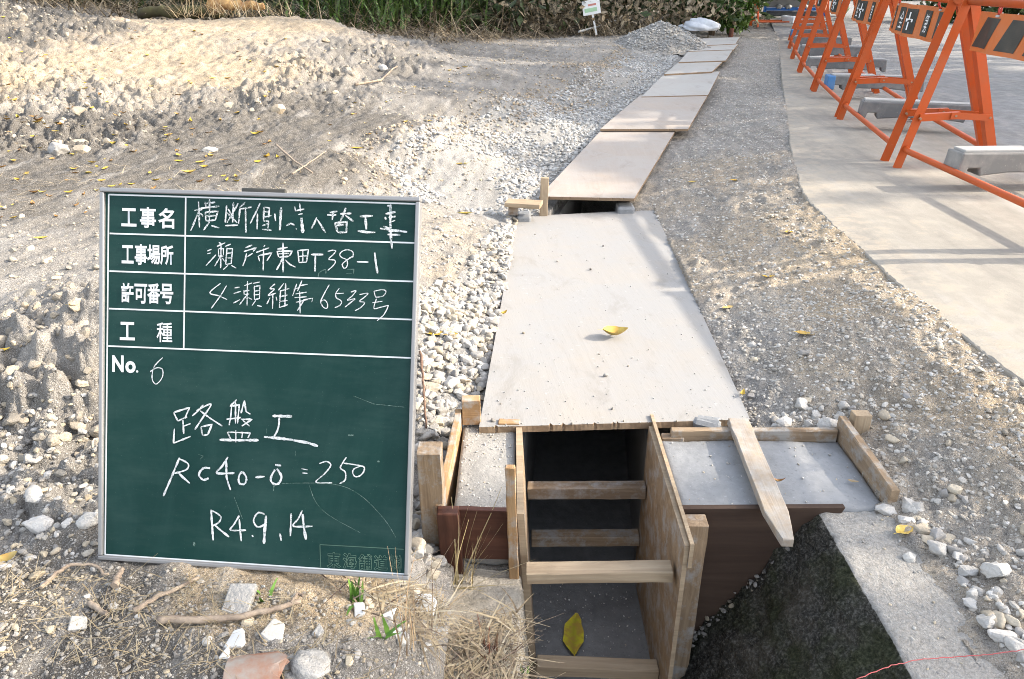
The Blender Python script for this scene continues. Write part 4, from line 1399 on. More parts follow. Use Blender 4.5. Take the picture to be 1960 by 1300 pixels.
def panel_for(t, slanted):
    px_ = BLEAN
    mb = MB()
    z0, z1 = .485, .628
    n = 60
    V, F = [], []
    for i in range(n + 1):
        y = .06 + (BL - .12) * i / n
        bow = .008 * math.sin(i / n * 16 * 1.3) + .014 * math.sin(i / n * 16 * .5)
        for z, s_ in ((z0, -.012), (z1, 0)):
            for dx in (-.0015, .0015):
                V.append((px_ + bow + s_ + dx, y, z))
    for i in range(n):
        a = i * 4
        F += [(a, a + 4, a + 6, a + 2), (a + 1, a + 3, a + 7, a + 5), (a + 2, a + 6, a + 7, a + 3), (a, a + 1, a + 5, a + 4)]
    F += [(0, 2, 3, 1), (n * 4, n * 4 + 1, n * 4 + 3, n * 4 + 2)]
    p = link('panel', npmesh('panel', V, F, M['panel_orange'], False), t)

    def at(y, z, lift):
        i = (y - .06) / (BL - .12) * n
        bow = .008 * math.sin(i / n * 16 * 1.3) + .014 * math.sin(i / n * 16 * .5)
        return (px_ + bow - .012 * (1 - (z - z0) / (z1 - z0)) - .0015 - lift, y, z)
    # dark blocks on the face towards the trench; seen from there +Y runs to the left
    txt = []
    chars = '一第✚全安'
    N = 5
    for k in range(N):
        yc = .06 + (BL - .12) * (k + .5) / N
        hw = .062
        sh = .028 if slanted else .0
        za, zb = z0 + .016, z1 - .018
        cols = 18
        prev = None
        mbk = MB()
        for i in range(cols + 1):
            y = yc - hw + 2 * hw * i / cols
            q = [mbk.bm.verts.new(at(y + (sh if z == za else -sh), z, .0018)) for z in (za, zb)]
            if prev:
                mbk.bm.faces.new((prev[0], q[0], q[1], prev[1]))
            prev = q
        mbk.build('panel_block', M['panel_black'], p)
        if not slanted:
            cu = bpy.data.curves.new('lettering', 'FONT')
            cu.body = '十' if chars[k] == '✚' else chars[k]
            cu.size = 1.0
            cu.offset = .05 if chars[k] == '✚' else .0
            o = bpy.data.objects.new('lettering_tmp', cu)
            COL.objects.link(o)
            bpy.context.view_layer.update()
            me = bpy.data.meshes.new_from_object(o.evaluated_get(bpy.context.evaluated_depsgraph_get()))
            bpy.data.objects.remove(o)
            co = np.array([v.co for v in me.vertices])
            lo, hi = co.min(0), co.max(0)
            h = .080
            wd = .072
            if chars[k] == '一':
                hh = .016
            else:
                hh = h
            for v in me.vertices:
                u = (v.co.x - lo[0]) / (hi[0] - lo[0]) - .5
                w = (v.co.y - lo[1]) / (hi[1] - lo[1]) - .5
                v.co = at(yc - u * wd, (za + zb) / 2 + w * hh, .0032)
            txt.append(me)
    if txt:
        link('panel_lettering', join_meshes('panel_lettering', txt, M['white_print']), p)
    for y in (.22, BL - .22):
        mb = MB()
        x = at(y, z1 - .006, 0)[0] + .0015
        for dy in (-.008, .008):
            mb.tube([(BLEAN, y + dy * .4, BTOP - .02), (BLEAN - .004, y + dy, BTOP - .05), (x, y + dy * .5, z1 - .012)], .0035, 6)
        mb.box((x - .004, y, z1 - .010), (.006, .020, .008), 1)
        mb.build('hanger', [M['red_hook'], M['steel']], p)


def make_weight(name, body, lid):
    """plastic ballast bar lying across both lower rails; local X along it"""
    t = empty(name)
    L, w, h = .60, .105, .088
    mb = MB()
    prof = [(-L / 2, 0), (-L / 2 + .008, h), (L / 2 - .008, h), (L / 2, 0), (L / 2 - .035, 0), (L / 2 - .04, .030), (L / 2 - .085, .030), (L / 2 - .09, 0), (L / 2 - .20, .012), (-L / 2 + .20, .012), (-L / 2 + .09, 0), (-L / 2 + .085, .030),
            (-L / 2 + .04, .030), (-L / 2 + .035, 0)]
    mb.prism(prof, 1, -w / 2, w / 2)
    mb.bevel(.006, 2)
    b_ = mb.build('body', body, t)
    mb = MB()
    mb.box((-.145, 0, h + .004), (.27, w - .03, .011))
    mb.box((.155, 0, h + .002), (.25, w - .05, .007))
    mb.bevel(.003, 2)
    mb.build('lid', lid, b_)
    return t


def row_x(y):
    return 1.657 + .19 * (y - 3.3) + .011 * (y - 3.3) ** 2 + BHALF


proto_text = make_barricade()
panel_for(proto_text, False)
proto_slant = make_barricade()
panel_for(proto_slant, True)
units = []
y = 2.185
k = 0
w_grey = make_weight('barricade_weight', M['grey_plastic'], M['pale_plastic'])
w_pale = make_weight('barricade_weight', M['weight_grey'], M['pale_plastic'])
w_blue = make_weight('barricade_weight', M['grey_plastic'], M['pale_plastic'])
mb = MB()
mb.box((-.285, 0, .045), (.05, .112, .088))
mb.bevel(.006, 2)
mb.build('blue_end', M['blue_plastic'], w_blue)
ORD = ['second', 'third', 'fourth', 'fifth', 'sixth', 'seventh', 'eighth', 'ninth']
near_unit = copy_tree(proto_slant)
near_unit.location = ((1.68 + BHALF) * KR, 1.0 * KR, ZR)
near_unit.scale = (KR, KR, KR)
tag(near_unit, 'orange steel barricade just outside the right picture edge, before the nearest one in view', 'barricade', 'orange barricades along the road edge')
while y < 10.6:
    x = row_x(y) if k else 1.67 + BHALF
    if k == 0:
        b_ = proto_slant
        lb = 'orange steel barricade nearest in the row, its panel marked with slanted dark blocks'
        ang = 0
        ye = y + BL
    else:
        b_ = proto_text if k == 1 else copy_tree(proto_text)
        lb = 'orange steel barricade with a safety lettering panel, %s in the row from the nearest' % ORD[k - 1]
        ang = -math.atan2(row_x(y + 1.0) - row_x(y), 1.0)
    b_.location = (x * KR, y * KR, ZR)
    b_.scale = (KR, KR, KR)
    b_.rotation_euler = (0, 0, ang)
    tag(b_, lb, 'barricade', 'orange barricades along the road edge')
    src = [w_pale, w_grey, w_blue, w_grey, w_grey, w_grey, w_blue, w_pale][k]
    wt = copy_tree(src)
    fwd = Vector((-math.sin(ang), math.cos(ang), 0))
    side = Vector((math.cos(ang), math.sin(ang), 0))
    wt.location = Vector((x, y, .062)) + fwd * (.76 if k == 0 else .80) + side * [.11, .12, .12, .10, .12, .1, .1, .1][k]
    wt.location = (wt.location.x * KR, wt.location.y * KR, ZR + wt.location.z * KR)
    wt.scale = (KR, KR, KR)
    wt.rotation_euler = (0, 0, ang + [.06, -.10, .05, -.03, .08, 0, .04, 0][k])
    tone = {0: 'pale grey', 1: 'dark grey', 2: 'blue-ended grey', 3: 'dark grey', 4: 'dark grey', 5: 'dark grey', 6: 'blue-ended grey', 7: 'pale grey'}[k]
    tag(wt, '%s ballast bar across the lower rails of the %s barricade in the row' % (tone, 'nearest' if k == 0 else ORD[k - 1]), 'ballast weight', 'ballast bars on the barricades')
    y += 1.155 if k else 1.195
    k += 1
for w_ in (w_grey, w_pale, w_blue):
    for c_ in [w_] + list(w_.children_recursive):
        bpy.data.objects.remove(c_)
# the barricade closing the road end, seen from the side
fb_ = copy_tree(proto_text)
fb_.location = (3.86 * KR, 13.1 * KR, ZR)
fb_.scale = (KR, KR, KR)
fb_.rotation_euler = (0, 0, -math.pi / 2)
tag(fb_, 'orange barricade standing crosswise at the far end, before the blue-framed sign', 'barricade', 'orange barricades along the road edge')
fw = make_weight('barricade_weight', M['white_print'], M['white_print'])
fw.location = (4.42 * KR, 13.06 * KR, ZR + .066)
fw.scale = (KR, KR, KR)
fw.rotation_euler = (0, 0, R(90))
tag(fw, 'white ballast bar on the crosswise barricade at the far end', 'ballast weight', 'ballast bars on the barricades')

# blue-framed site notice seen from behind
bs = empty('site_notice', (5.0 * KR, 16.4 * KR, ZR), label='grey backed site notice board in a blue frame at the far road end', cat='sign')
mb = MB()
for xx in (.02, 1.3):
    mb.box((xx, 0, .6), (.05, .04, 1.2))
mb.box((.66, 0, .14), (1.26, .04, .06))
mb.box((.66, 0, 1.17), (1.26, .04, .05))
mb.build('frame', M['blue_frame'], bs)
mb = MB()
mb.box((.66, .004, .655), (1.23, .012, .96))
mb.build('back_panel', M['grey_sheet'], bs)
for xx in (.3, .5, .85):
    mb = MB()
    mb.tube([(xx - .05, -.05, .17), (xx, -.05, .20), (xx + .05, -.05, .17)], .04, 10)
    mb.build('clamp', M['steel'], bs)
mb = MB()
mb.box((.66, .25, .05), (1.1, .3, .10))
mb.bevel(.02, 2)
mb.build('ballast', M['grey_plastic'], bs)

# small white sign on a leaning stake, and pole lying beside it
p = PD(1142, 62, 9.4)
sg = empty('notice_sign', tuple(p), label='small white notice on a leaning white stake before the dry brush', cat='sign')
mb = MB()
mb.bar((0, 0, -.03), (-.075, 0, .27), .022, .012, up=(0, 1, 0))
mb.build('stake', M['white_print'], sg)
rot = Matrix.Rotation(R(-10), 3, 'Y')
mb = MB()
mb.box((-.08, -.012, .285), (.215, .006, .165), 0, rot)
bd = mb.build('sign_board', M['white_print'], sg)
mb = MB()
mb.box((-.073, -.0165, .315), (.10, .002, .022), 0, rot)
mb.build('red_mark', paint('faded_red', (.55, .22, .18), .6, .3), bd)
mb = MB()
mb.box((-.085, -.0165, .255), (.15, .002, .045), 0, rot)
mb.build('green_band', paint('faded_green', (.38, .58, .36), .6, .3), bd)
mb = MB()
a, b_ = PD(1108, 63, 9.2), PD(1180, 45, 9.9)
mb.tube([Vector(a) + Vector((0, 0, .012)), (Vector(a) + Vector(b_)) / 2 + Vector((0, 0, .02)), Vector(b_) + Vector((0, 0, .03))], .013, 8)
mb.build('pale_pole', plain_noise('pale_pole', (.55, .54, .5), (.35, .33, .3)), label='pale pole lying on the ground at the foot of the small white sign', cat='pole')


# ---------------------------------------------------------------- stones
def ico(sub):
    bm = bmesh.new()
    bmesh.ops.create_icosphere(bm, subdivisions=sub, radius=1)
    V = np.array([v.co for v in bm.verts])
    F = np.array([[v.index for v in f.verts] for f in bm.faces])
    bm.free()
    return V, F


def stone_variants(sub, n, ang=.5, seed=1):
    r = np.random.default_rng(seed)
    V0, F0 = ico(sub)
    out = []
    for _ in range(n):
        V = V0.copy()
        for _k in range(int(7 + 6 * ang)):           # flatten against random planes: broken faces
            d = r.normal(size=3)
            d /= np.linalg.norm(d)
            lim = r.uniform(.45, .88)
            s = V @ d
            V -= np.outer(np.clip(s - lim, 0, None) * (.75 + .25 * ang), d)
        V *= 1 + .05 * r.normal(size=(len(V), 1)) * (0.6 if sub > 2 else 1)
        out.append(V)
    return out, F0


SV2, SF2 = stone_variants(2, 14, .6, 1)
SV1, SF1 = stone_variants(1, 10, .3, 2)
SVN, SFN = stone_variants(3, 16, 1.0, 8)
PAL = np.array([(.40, .39, .37), (.31, .30, .285), (.48, .465, .435), (.44, .38, .29), (.36, .345, .32), (.52, .50, .47), (.27, .26, .25), (.47, .40, .29)])


def rand_rot(r, n):
    q = r.normal(size=(n, 4))
    q /= np.linalg.norm(q, axis=1, keepdims=True)
    w, x, y, z = q.T
    return np.stack([np.stack([1 - 2 * (y * y + z * z), 2 * (x * y - z * w), 2 * (x * z + y * w)], -1),
                     np.stack([2 * (x * y + z * w), 1 - 2 * (x * x + z * z), 2 * (y * z - x * w)], -1),
                     np.stack([2 * (x * z - y * w), 2 * (y * z + x * w), 1 - 2 * (x * x + y * y)], -1)], 1)


def stones_mesh(name, P, size, seed, pal=PAL, hi=True, flat=.62, tone=1.0, m=None, smooth=True):
    r = np.random.default_rng(seed)
    n = len(P)
    var, F0 = (SVN, SFN) if hi == 'near' else (SV2, SF2) if hi else (SV1, SF1)
    nv = len(var[0])
    base = np.stack(var)[r.integers(0, len(var), n)]
    sc = np.stack([np.ones(n), r.uniform(.65, .95, n), r.uniform(flat - .15, flat + .15, n)], -1) * np.asarray(size)[:, None]
    V = base * sc[:, None, :]
    # tumble: free yaw, limited tilt
    yaw = r.uniform(0, 2 * np.pi, n)
    c, s = np.cos(yaw), np.sin(yaw)
    Z3 = np.zeros(n)
    Ry = np.stack([np.stack([c, -s, Z3], -1), np.stack([s, c, Z3], -1), np.stack([Z3, Z3, np.ones(n)], -1)], 1)
    tx = r.normal(0, .45, n)
    c, s = np.cos(tx), np.sin(tx)
    Rx = np.stack([np.stack([np.ones(n), Z3, Z3], -1), np.stack([Z3, c, -s], -1), np.stack([Z3, s, c], -1)], 1)
    V = np.einsum('nij,nkj->nki', Ry @ Rx, V) + np.asarray(P)[:, None, :]
    F = (F0[None] + (np.arange(n) * nv)[:, None, None]).reshape(-1, 3)
    tint = pal[r.integers(0, len(pal), n)] * r.uniform(.78, 1.15, (n, 1)) * tone
    T = np.repeat(tint, nv, 0)
    return npmesh(name, V.reshape(-1, 3), F, m or M['stone'], smooth, tint=T)


def sample_poly(poly, n, seed):
    r = np.random.default_rng(seed)
    pl = np.array(poly)
    lo, hi = pl.min(0), pl.max(0)
    out = np.empty((0, 2))
    while len(out) < n:
        q = r.uniform(lo, hi, (n * 2, 2))
        out = np.concatenate([out, q[inpoly(q[:, 0], q[:, 1], poly)]])
    return out[:n]


def px_poly(pts, z):
    return [tuple(PZ(a, b_, z)[:2]) for a, b_ in pts]


def area(poly):
    p = np.array(poly)
    x, y_ = p[:, 0], p[:, 1]
    return abs(np.dot(x, np.roll(y_, -1)) - np.dot(y_, np.roll(x, -1))) / 2


def on_ground(xy, size, sink=.25):
    z = terrain(xy[:, 0], xy[:, 1])
    return np.column_stack([xy, z + np.asarray(size) * sink])


def clear_of_works(xy):
    """keep stones off slabs, sheets and out of the trench"""
    x, y_ = xy[:, 0], xy[:, 1]
    bad = (np.abs(x - trench_c(y_)) < .17) & (y_ > 1.0) & (y_ < 4)
    bad |= (x > -.145) & (x < .03) & (y_ > 1.1) & (y_ < 1.47)
    bad |= (x > .27) & (x < .725) & (y_ > .1) & (y_ < 1.41)
    bad |= (x > -.10) & (x < .3) & (y_ < 1.13)
    bad |= inpoly(x, y_, ROAD + [(30, 30), (30, -1.5)])
    return ~bad


def scatter(name, poly, dens, smin, smax, seed, hi=True, pal=PAL, tone=1.0, power=2.2, label=None, mask=None, sink=.25, flat=.62, kind='stuff', smooth=False):
    n = int(area(poly) * dens)
    xy = sample_poly(poly, n, seed)
    xy = xy[clear_of_works(xy)]
    if mask is not None:
        xy = xy[mask(xy[:, 0], xy[:, 1], np.random.default_rng(seed + 9))]
    r = np.random.default_rng(seed + 1)
    size = smin + (smax - smin) * r.uniform(0, 1, len(xy)) ** power
    P_ = on_ground(xy, size, sink)
    return link(name, stones_mesh(name, P_, size, seed + 2, pal, hi, flat, tone, None, smooth), kind=kind, label=label, cat='gravel')


def sparse(scale, cut, seed):
    def f(x, y_, r):
        return fbm(x, y_, scale, 3, seed) + r.uniform(-.25, .25, len(x)) > cut
    return f


VERGE = np.array([(.41, .39, .355), (.34, .325, .295), (.47, .455, .42), (.43, .385, .32), (.52, .50, .465), (.30, .28, .25)])
CLOD = np.array([(.33, .29, .235), (.28, .25, .205), (.38, .325, .25), (.42, .345, .25), (.25, .225, .19)])
BEDC = np.array([(.36, .35, .33), (.30, .29, .275), (.41, .395, .37), (.40, .345, .265), (.33, .315, .29), (.44, .43, .405), (.26, .25, .24), (.42, .37, .29)])
WHITE = PAL[[0, 2, 5, 2, 5, 4, 3]] * 1.08
COOL = np.array([(.42, .42, .41), (.50, .50, .49), (.36, .36, .355), (.55, .545, .53), (.46, .45, .43)])
# bed near the boards: large rounded stones close by, smaller farther on
near_bed = px_poly([(925, 810), (855, 800), (800, 870), (798, 600), (845, 560), (890, 560), (905, 500), (930, 470), (955, 430), (985, 400), (1000, 420), (975, 560)], -.15)
scatter('gravel_bed', near_bed, 5200, .006, .021, 101, 'near', BEDC, 1.0, 1.5, 'rounded pale gravel packed beside the near plywood sheet', smooth=True)
low_bed = px_poly([(800, 880), (850, 820), (850, 960), (850, 1110), (790, 1120), (795, 1000)], -.23)
scatter('gravel_bed', low_bed, 3600, .008, .021, 104, 'near', BEDC, 1.0, 1.3, 'rounded gravel heaped at the foot of the wooden post', smooth=True)
far_bed = px_poly(GFINE_PX, -.11)
scatter('gravel_bed', far_bed, 3000, .006, .017, 107, True, COOL * .88, 1.0, 1.6, 'bluish white gravel spread along the far plywood sheets', mask=lambda x, y_, r: (fbm(x, y_, .5, 3, 401) + .35 * (r.uniform(0, 1, len(x)) - .5) > -.06) | (np.abs(x - trench_c(y_)) < .42))
scatter('gravel_bed', px_poly([(790, 560), (800, 420), (960, 400), (985, 420), (950, 480), (905, 560)], -.09), 2200, .004, .012, 110, True, PAL, 1.0, 2.5, 'fine grit on the sandy patch beside the chalkboard', mask=sparse(.2, -.05, 402))
# right verge
verge = px_poly([(1440, 830), (1290, 420), (1230, 370), (1350, 200), (1420, 80), (1488, 80), (1500, 200), (1518, 300), (1545, 390), (1620, 455), (1720, 545), (1850, 650), (1960, 735), (2050, 820), (2100, 1000), (2100, 1300), (1960, 1300), (1700, 960), (1640, 820)], -.08)
scatter('gravel_verge', verge, 4600, .002, .010, 120, True, VERGE, 1.0, 2.8, 'loose crushed gravel on the verge between the boards and the road', sink=-.15)
near_verge = px_poly([(1440, 830), (1350, 560), (1500, 560), (1720, 560), (1960, 740), (2080, 900), (2080, 1300), (1950, 1300), (1700, 970), (1660, 840)], -.09)
scatter('gravel_verge', near_verge, 8000, .0016, .008, 123, True, VERGE, 1.02, 2.8, 'fine chippings on the verge near the right slab', sink=-.05)
scatter('gravel_verge', px_poly([(1440, 830), (1460, 760), (1600, 760), (1660, 810), (1700, 950), (1960, 1290), (2060, 1290), (1960, 1000), (1800, 830), (1700, 740), (1560, 690), (1420, 640)], -.12), 260, .007, .021, 126, 'near', BEDC * 1.1, 1.0, 2.0, 'larger pale stones along the edge of the right slab', sink=.0, smooth=True)
scatter('gravel_verge', px_poly([(1700, 955), (1745, 955), (1800, 1010), (1960, 1180), (2000, 1300), (1935, 1300), (1830, 1140)], -.13), 1500, .006, .024, 132, 'near', BEDC * 1.15, 1.0, 1.5, 'pale broken stones packed along the outer edge of the wing wall', sink=.1, smooth=True)
scatter('gravel_verge', px_poly([(1470, 835), (1480, 775), (1620, 775), (1650, 820), (1620, 835)], -.13), 1500, .006, .020, 135, 'near', BEDC * 1.1, 1.0, 1.5, 'pale stones heaped behind the back edge of the right slab', sink=.1, smooth=True)
scatter('gravel_verge', px_poly([(1540, 390), (1620, 455), (1720, 545), (1850, 650), (1960, 735), (2000, 800), (1900, 800), (1780, 650), (1640, 520), (1520, 430), (1440, 380)], -.02), 900, .004, .014, 129, True, VERGE * np.array([1.05, .99, .9]), 1.0, 2.4, 'sunlit stones along the broken road edge')
# clods and rubble on the left
left = px_poly([(0, 1100), (0, 800), (190, 790), (200, 1060), (120, 1080)], .0)
scatter('rubble', left, 8000, .002, .010, 140, True, PAL, .88, 2.6, 'pale rubble left of the chalkboard')
scatter('rubble', px_poly([(-200, 1100), (-200, 810), (0, 810), (195, 800), (195, 1060), (100, 1120)], .0), 420, .006, .016, 143, True, PAL * np.array([1.0, .95, .86]), .95, 2.2, 'larger clods left of the chalkboard')
scatter('clods', px_poly([(-150, 830), (-150, 640), (0, 620), (150, 590), (260, 600), (260, 820)], .07), 1300, .004, .020, 144, True, CLOD * .88, 1.0, 2.2, 'craggy clods of the bank left of the chalkboard', sink=-.05, flat=.8)
scatter('clods', px_poly([(-250, 640), (-250, 400), (0, 380), (700, 420), (700, 640)], .09), 650, .0025, .008, 145, True, CLOD * .95, 1.0, 2.8, 'small stones on the earth above the clod bank', sink=-.1, mask=lambda x, y_, r: attrs(x, y_)[:, 1] + r.uniform(-.25, .25, len(x)) < .4)
fore = px_poly([(-150, 1500), (-150, 1080), (200, 1085), (500, 1120), (800, 1130), (880, 1150), (1000, 1120), (1000, 1300), (950, 1500)], .0)
scatter('debris', fore, 24000, .0012, .005, 146, False, PAL * np.array([.86, .84, .81]), .85, 2.2, 'fine grit and crumbs of soil in front of the chalkboard')
scatter('debris', fore, 900, .003, .010, 149, True, PAL, 1.0, 2.0, 'scattered stones in front of the chalkboard', mask=sparse(.15, -.1, 404))
scatter('debris', px_poly([(640, 1140), (780, 1120), (880, 1130), (1000, 1110), (1000, 1300), (700, 1300)], -.15), 1700, .004, .015, 152, True, BEDC * 1.12, 1.0, 1.8, 'white chips of rubble below the right corner of the chalkboard')
# mound and terraces


def rough_mask(lo):
    def f(x, y_, r):
        return attrs(x, y_)[:, 2] + r.uniform(-.2, .2, len(x)) > lo
    return f


mound = [(-7, 2.2), (-1.6, 3.0), (-.6, 3.6), (-.6, 5), (-.3, 7.5), (-1.2, 8.5), (-7, 8.5)]
scatter('clods', mound, 1200, .005, .018, 160, True, CLOD, 1.0, 2.8, 'crumbled clods of earth over the spoil mound', mask=rough_mask(.9), flat=.75, sink=-.2)
scatter('clods', mound, 22, .018, .045, 163, True, CLOD, 1.0, 3.0, 'large clods of earth on the steep side of the spoil mound', mask=rough_mask(.78), flat=.8)
terr = [(-3.5, 1.4), (-.45, 1.4), (-.4, 2.2), (-.1, 3.4), (.5, 5), (1.5, 7.5), (1.2, 9.5), (-1.2, 9), (-.6, 6), (-1.4, 3.6), (-4, 3.2)]
scatter('clods', terr, 420, .003, .014, 166, True, CLOD * 1.15, 1.0, 3.2, 'small stones and crumbs on the trodden earth terrace', mask=lambda x, y_, r: attrs(x, y_)[:, 1] + r.uniform(-.25, .25, len(x)) < .45)
bank = px_poly([(640, 330), (690, 300), (780, 262), (880, 218), (1000, 175), (1120, 130), (1190, 100), (1215, 115), (1130, 175), (1005, 222), (885, 268), (770, 345), (740, 400), (660, 400)], -.02)
scatter('clods', bank, 1000, .004, .016, 169, True, CLOD * np.array([1.0, .96, .92]), 1.0, 2.4, 'clods on the cut bank beside the gravel bed', flat=.75)

# grit lying on slabs and near sheet
r_ = np.random.default_rng(5)


def grit(name, n, fn, smin, smax, seed, label, pal=PAL):
    r = np.random.default_rng(seed)
    P_ = np.array([fn(r) for _ in range(n)])
    size = smin + (smax - smin) * r.uniform(0, 1, n) ** 3
    P_[:, 2] += size * .4
    link(name, stones_mesh(name, P_, size, seed + 1, pal, True, .7), kind='stuff', label=label, cat='grit')


grit('grit', 420, lambda r: (r.uniform(-.105, .0), 1.15 + .31 * r.uniform() ** .8, -.150), .0008, .0035, 201, 'pale grit on the small left slab', WHITE)
grit('grit', 90, lambda r: (r.uniform(.335, .69), r.uniform(1.155, 1.37), -.146), .0008, .0035, 203, 'crumbs on the right slab')


def sheet_pt(r):
    v = r.uniform() ** 2.6
    u = r.uniform()
    a = PZ(917, 818, -.135) * (1 - u) + PZ(1436, 803, -.135) * u
    b2 = PZ(989, 415, -.178) * (1 - u) + PZ(1252, 401, -.178) * u
    return a * (1 - v) + b2 * v


grit('grit', 420, sheet_pt, .0007, .003, 205, 'crumbs of cement on the near plywood sheet', COOL * .85)
grit('grit', 16, sheet_pt, .003, .0075, 207, 'dark pebbles on the near plywood sheet', PAL * .55)
grit('grit', 260, lambda r: (r.uniform(.055, .295), r.uniform(1.1, 1.45), -.575), .0006, .003, 209, 'pale specks on the trench floor', WHITE * 1.1)
grit('grit', 320, lambda r: (r.uniform(.59, .71), r.uniform(.35, 1.13), -.150), .0006, .004, 211, 'loose grit on top of the wing wall')

def joint_pt(r):
    t = r.uniform()
    return (.585 - .225 * t + r.normal(0, .006), 1.133 - abs(r.normal(0, .008)), -.165 - .315 * t + r.normal(0, .006))


grit('mortar_crumbs', 260, joint_pt, .001, .008, 213, 'crumbled mortar along the foot of the triangular board', PAL * .45)
# individual stones big enough to point at
ROCKS = [  # px, py, half-size px, pale?, label
    (1502, 812, 22, 5, 'pale rounded stone behind the right slab, left of a cluster of four'), (1533, 780, 20, 2, 'grey-white stone behind the right slab, farthest of the cluster'),
    (1560, 800, 16, 0, 'small grey stone behind the right slab, in the middle of the cluster'), (1590, 818, 24, 5, 'white angular stone behind the right slab, beside the far stake'),
    (1695, 982, 22, 5, 'smooth white stone against the near end of the right side board'), (1742, 975, 24, 2, 'broad pale stone next to the smooth white stone by the right side board'),
    (1733, 998, 17, 5, 'bright pebble in front of the broad pale stone near the yellow leaf'), (1797, 1052, 24, 0, 'grey stone on the outer edge of the wing wall, just past the yellow leaf'),
    (1740, 1069, 17, 2, 'flat grey-white stone lying alone on top of the wing wall'), (1832, 1068, 18, 5, 'rounded white stone on the outer edge of the wing wall'),
    (1848, 1098, 22, 0, 'oblong grey stone beside the wing wall, halfway down'), (1910, 1098, 32, 2, 'large flat pale stone lying in the verge right of the wing wall'),
    (1862, 1158, 18, 5, 'white pebble tucked against the wing wall edge'), (1918, 1222, 26, 5, 'big white stone next to the red string'), (1888, 1192, 22, 0, 'angular grey stone above the red string beside the wall'),
    (1945, 1240, 24, 2, 'pale stone at the picture edge beside the red string'),
    (170, 1000, 26, 2, 'pale split rock beside the left edge of the chalkboard'), (70, 955, 30, 0, 'grey lump of rock in the rubble left of the chalkboard'), (128, 1005, 15, 5, 'small white stone before the pale split rock'),
    (62, 885, 22, 1, 'brownish rock half buried in the rubble at the left'), (72, 1010, 28, 5, 'flat pale rock at the lower left of the rubble'),
    (112, 292, 30, 1, 'large dark boulder of earth before the spoil mound'), (402, 291, 15, 0, 'grey egg-shaped stone on the dark earth behind the chalkboard'), (735, 134, 12, 2, 'pale round stone at the foot of the spoil mound'),
    (160, 735, 14, 3, 'tan stone on the crumbling bank at the left'), (827, 1105, 20, 3, 'tan rounded stone at the foot of the wooden post'), (822, 750, 26, 3, 'large tan stone in the gravel beside the chalkboard edge'), (868, 735, 24, 2, 'pale stone in the gravel next to the large tan stone'),
    (905, 655, 18, 3, 'yellowish stone in the gravel, close to the near sheet'), (830, 825, 20, 2, 'pale upright stone behind the wooden post'),
    (1405, 872, 0, 0, ''),
]
SV3, SF3 = stone_variants(4, 8, .8, 3)
for i, (px, py, hp, pi_, lb) in enumerate(ROCKS):
    if not lb:
        continue
    r = np.random.default_rng(900 + i)
    if (px, py) == (1740, 1069):
        p = PZ(px, py, -.15)
    else:
        p = G(px, py)
    d = np.dot(p - CAM, ray(980, 650))
    s = hp * d / FPX
    V = SV3[i % 8].copy()
    V *= np.array([1, r.uniform(.7, .9), r.uniform(.55, .75)]) * s
    a = r.uniform(0, 6.28)
    V = V @ np.array([[math.cos(a), -math.sin(a), 0], [math.sin(a), math.cos(a), 0], [0, 0, 1]])
    V += fbm(V[:, 0] + i * 3, V[:, 1] + V[:, 2] * 1.7, s * .9, 4, 300 + i)[:, None] * V / s * s * .16
    tint = np.tile(PAL[pi_] * r.uniform(.95, 1.1), (len(V), 1))
    o = link('stone', npmesh('stone', V, SF3, M['stone'], True, tint=tint), label=lb, cat='stone', group='larger stones lying about the site')
    o.location = (p[0], p[1], p[2] + s * .22)

# gravel heap at the far end
hp = empty('gravel_heap', tuple(PD(1262, 84, 8.5)), label='grey heap of loose gravel at the far end, left of the last plywood sheet', cat='gravel heap')
hx, hy = .50, .46
hn = 70
U, W_ = np.meshgrid(np.linspace(-1.25, 1.25, hn), np.linspace(-1.25, 1.25, hn))
Rr = np.sqrt(U ** 2 + W_ ** 2)
HZ = .25 * np.clip(1.06 - (Rr ** 2 + .02) ** .62, -.2, 1) + fbm(U, W_, .5, 4, 91) * .05
idx = np.arange(hn * hn).reshape(hn, hn)
F = np.stack([idx[:-1, :-1], idx[:-1, 1:], idx[1:, 1:], idx[1:, :-1]], -1).reshape(-1, 4)
link('heap_body', npmesh('heap_body', np.stack([U * hx, W_ * hy, HZ - .02], -1).reshape(-1, 3), F, plain_noise('heap_grit', (.33, .31, .28), (.2, .185, .165), 90, .9, .2, .8), True), hp)
r = np.random.default_rng(77)
n = 3800
q = r.uniform(-1.15, 1.15, (n, 2))
rr = np.hypot(q[:, 0], q[:, 1])
q = q[rr < 1.15]
rr = np.hypot(q[:, 0], q[:, 1])
size = .006 + .016 * r.uniform(0, 1, len(q)) ** 2
size = np.where(q[:, 1] > .1, size * .7, size)
Pz = .25 * np.clip(1.06 - (rr ** 2 + .02) ** .62, -.2, 1) + fbm(q[:, 0], q[:, 1], .5, 4, 91) * .05 - .02
link('heap_stones', stones_mesh('heap_stones', np.column_stack([q[:, 0] * hx, q[:, 1] * hy, Pz + size * .3]), size, 78, COOL * .72, True, .65), hp, kind='stuff')


# white sack beyond the heap
def blob(name, c, sx, sy, sz, m, seed, amp=.22, sub=4, flat_base=True, **kw):
    V, F = ico(sub)
    V = V * (1 + amp * fbm(V[:, 0] + V[:, 2] * 1.3, V[:, 1] - V[:, 2] * .7, .8, 4, seed)[:, None])
    V = V * np.array([sx, sy, sz])
    if flat_base:
        V[:, 2] = np.maximum(V[:, 2], -sz * .35)
    o = link(name, npmesh(name, V, F, m, True), **kw)
    o.location = c
    return o


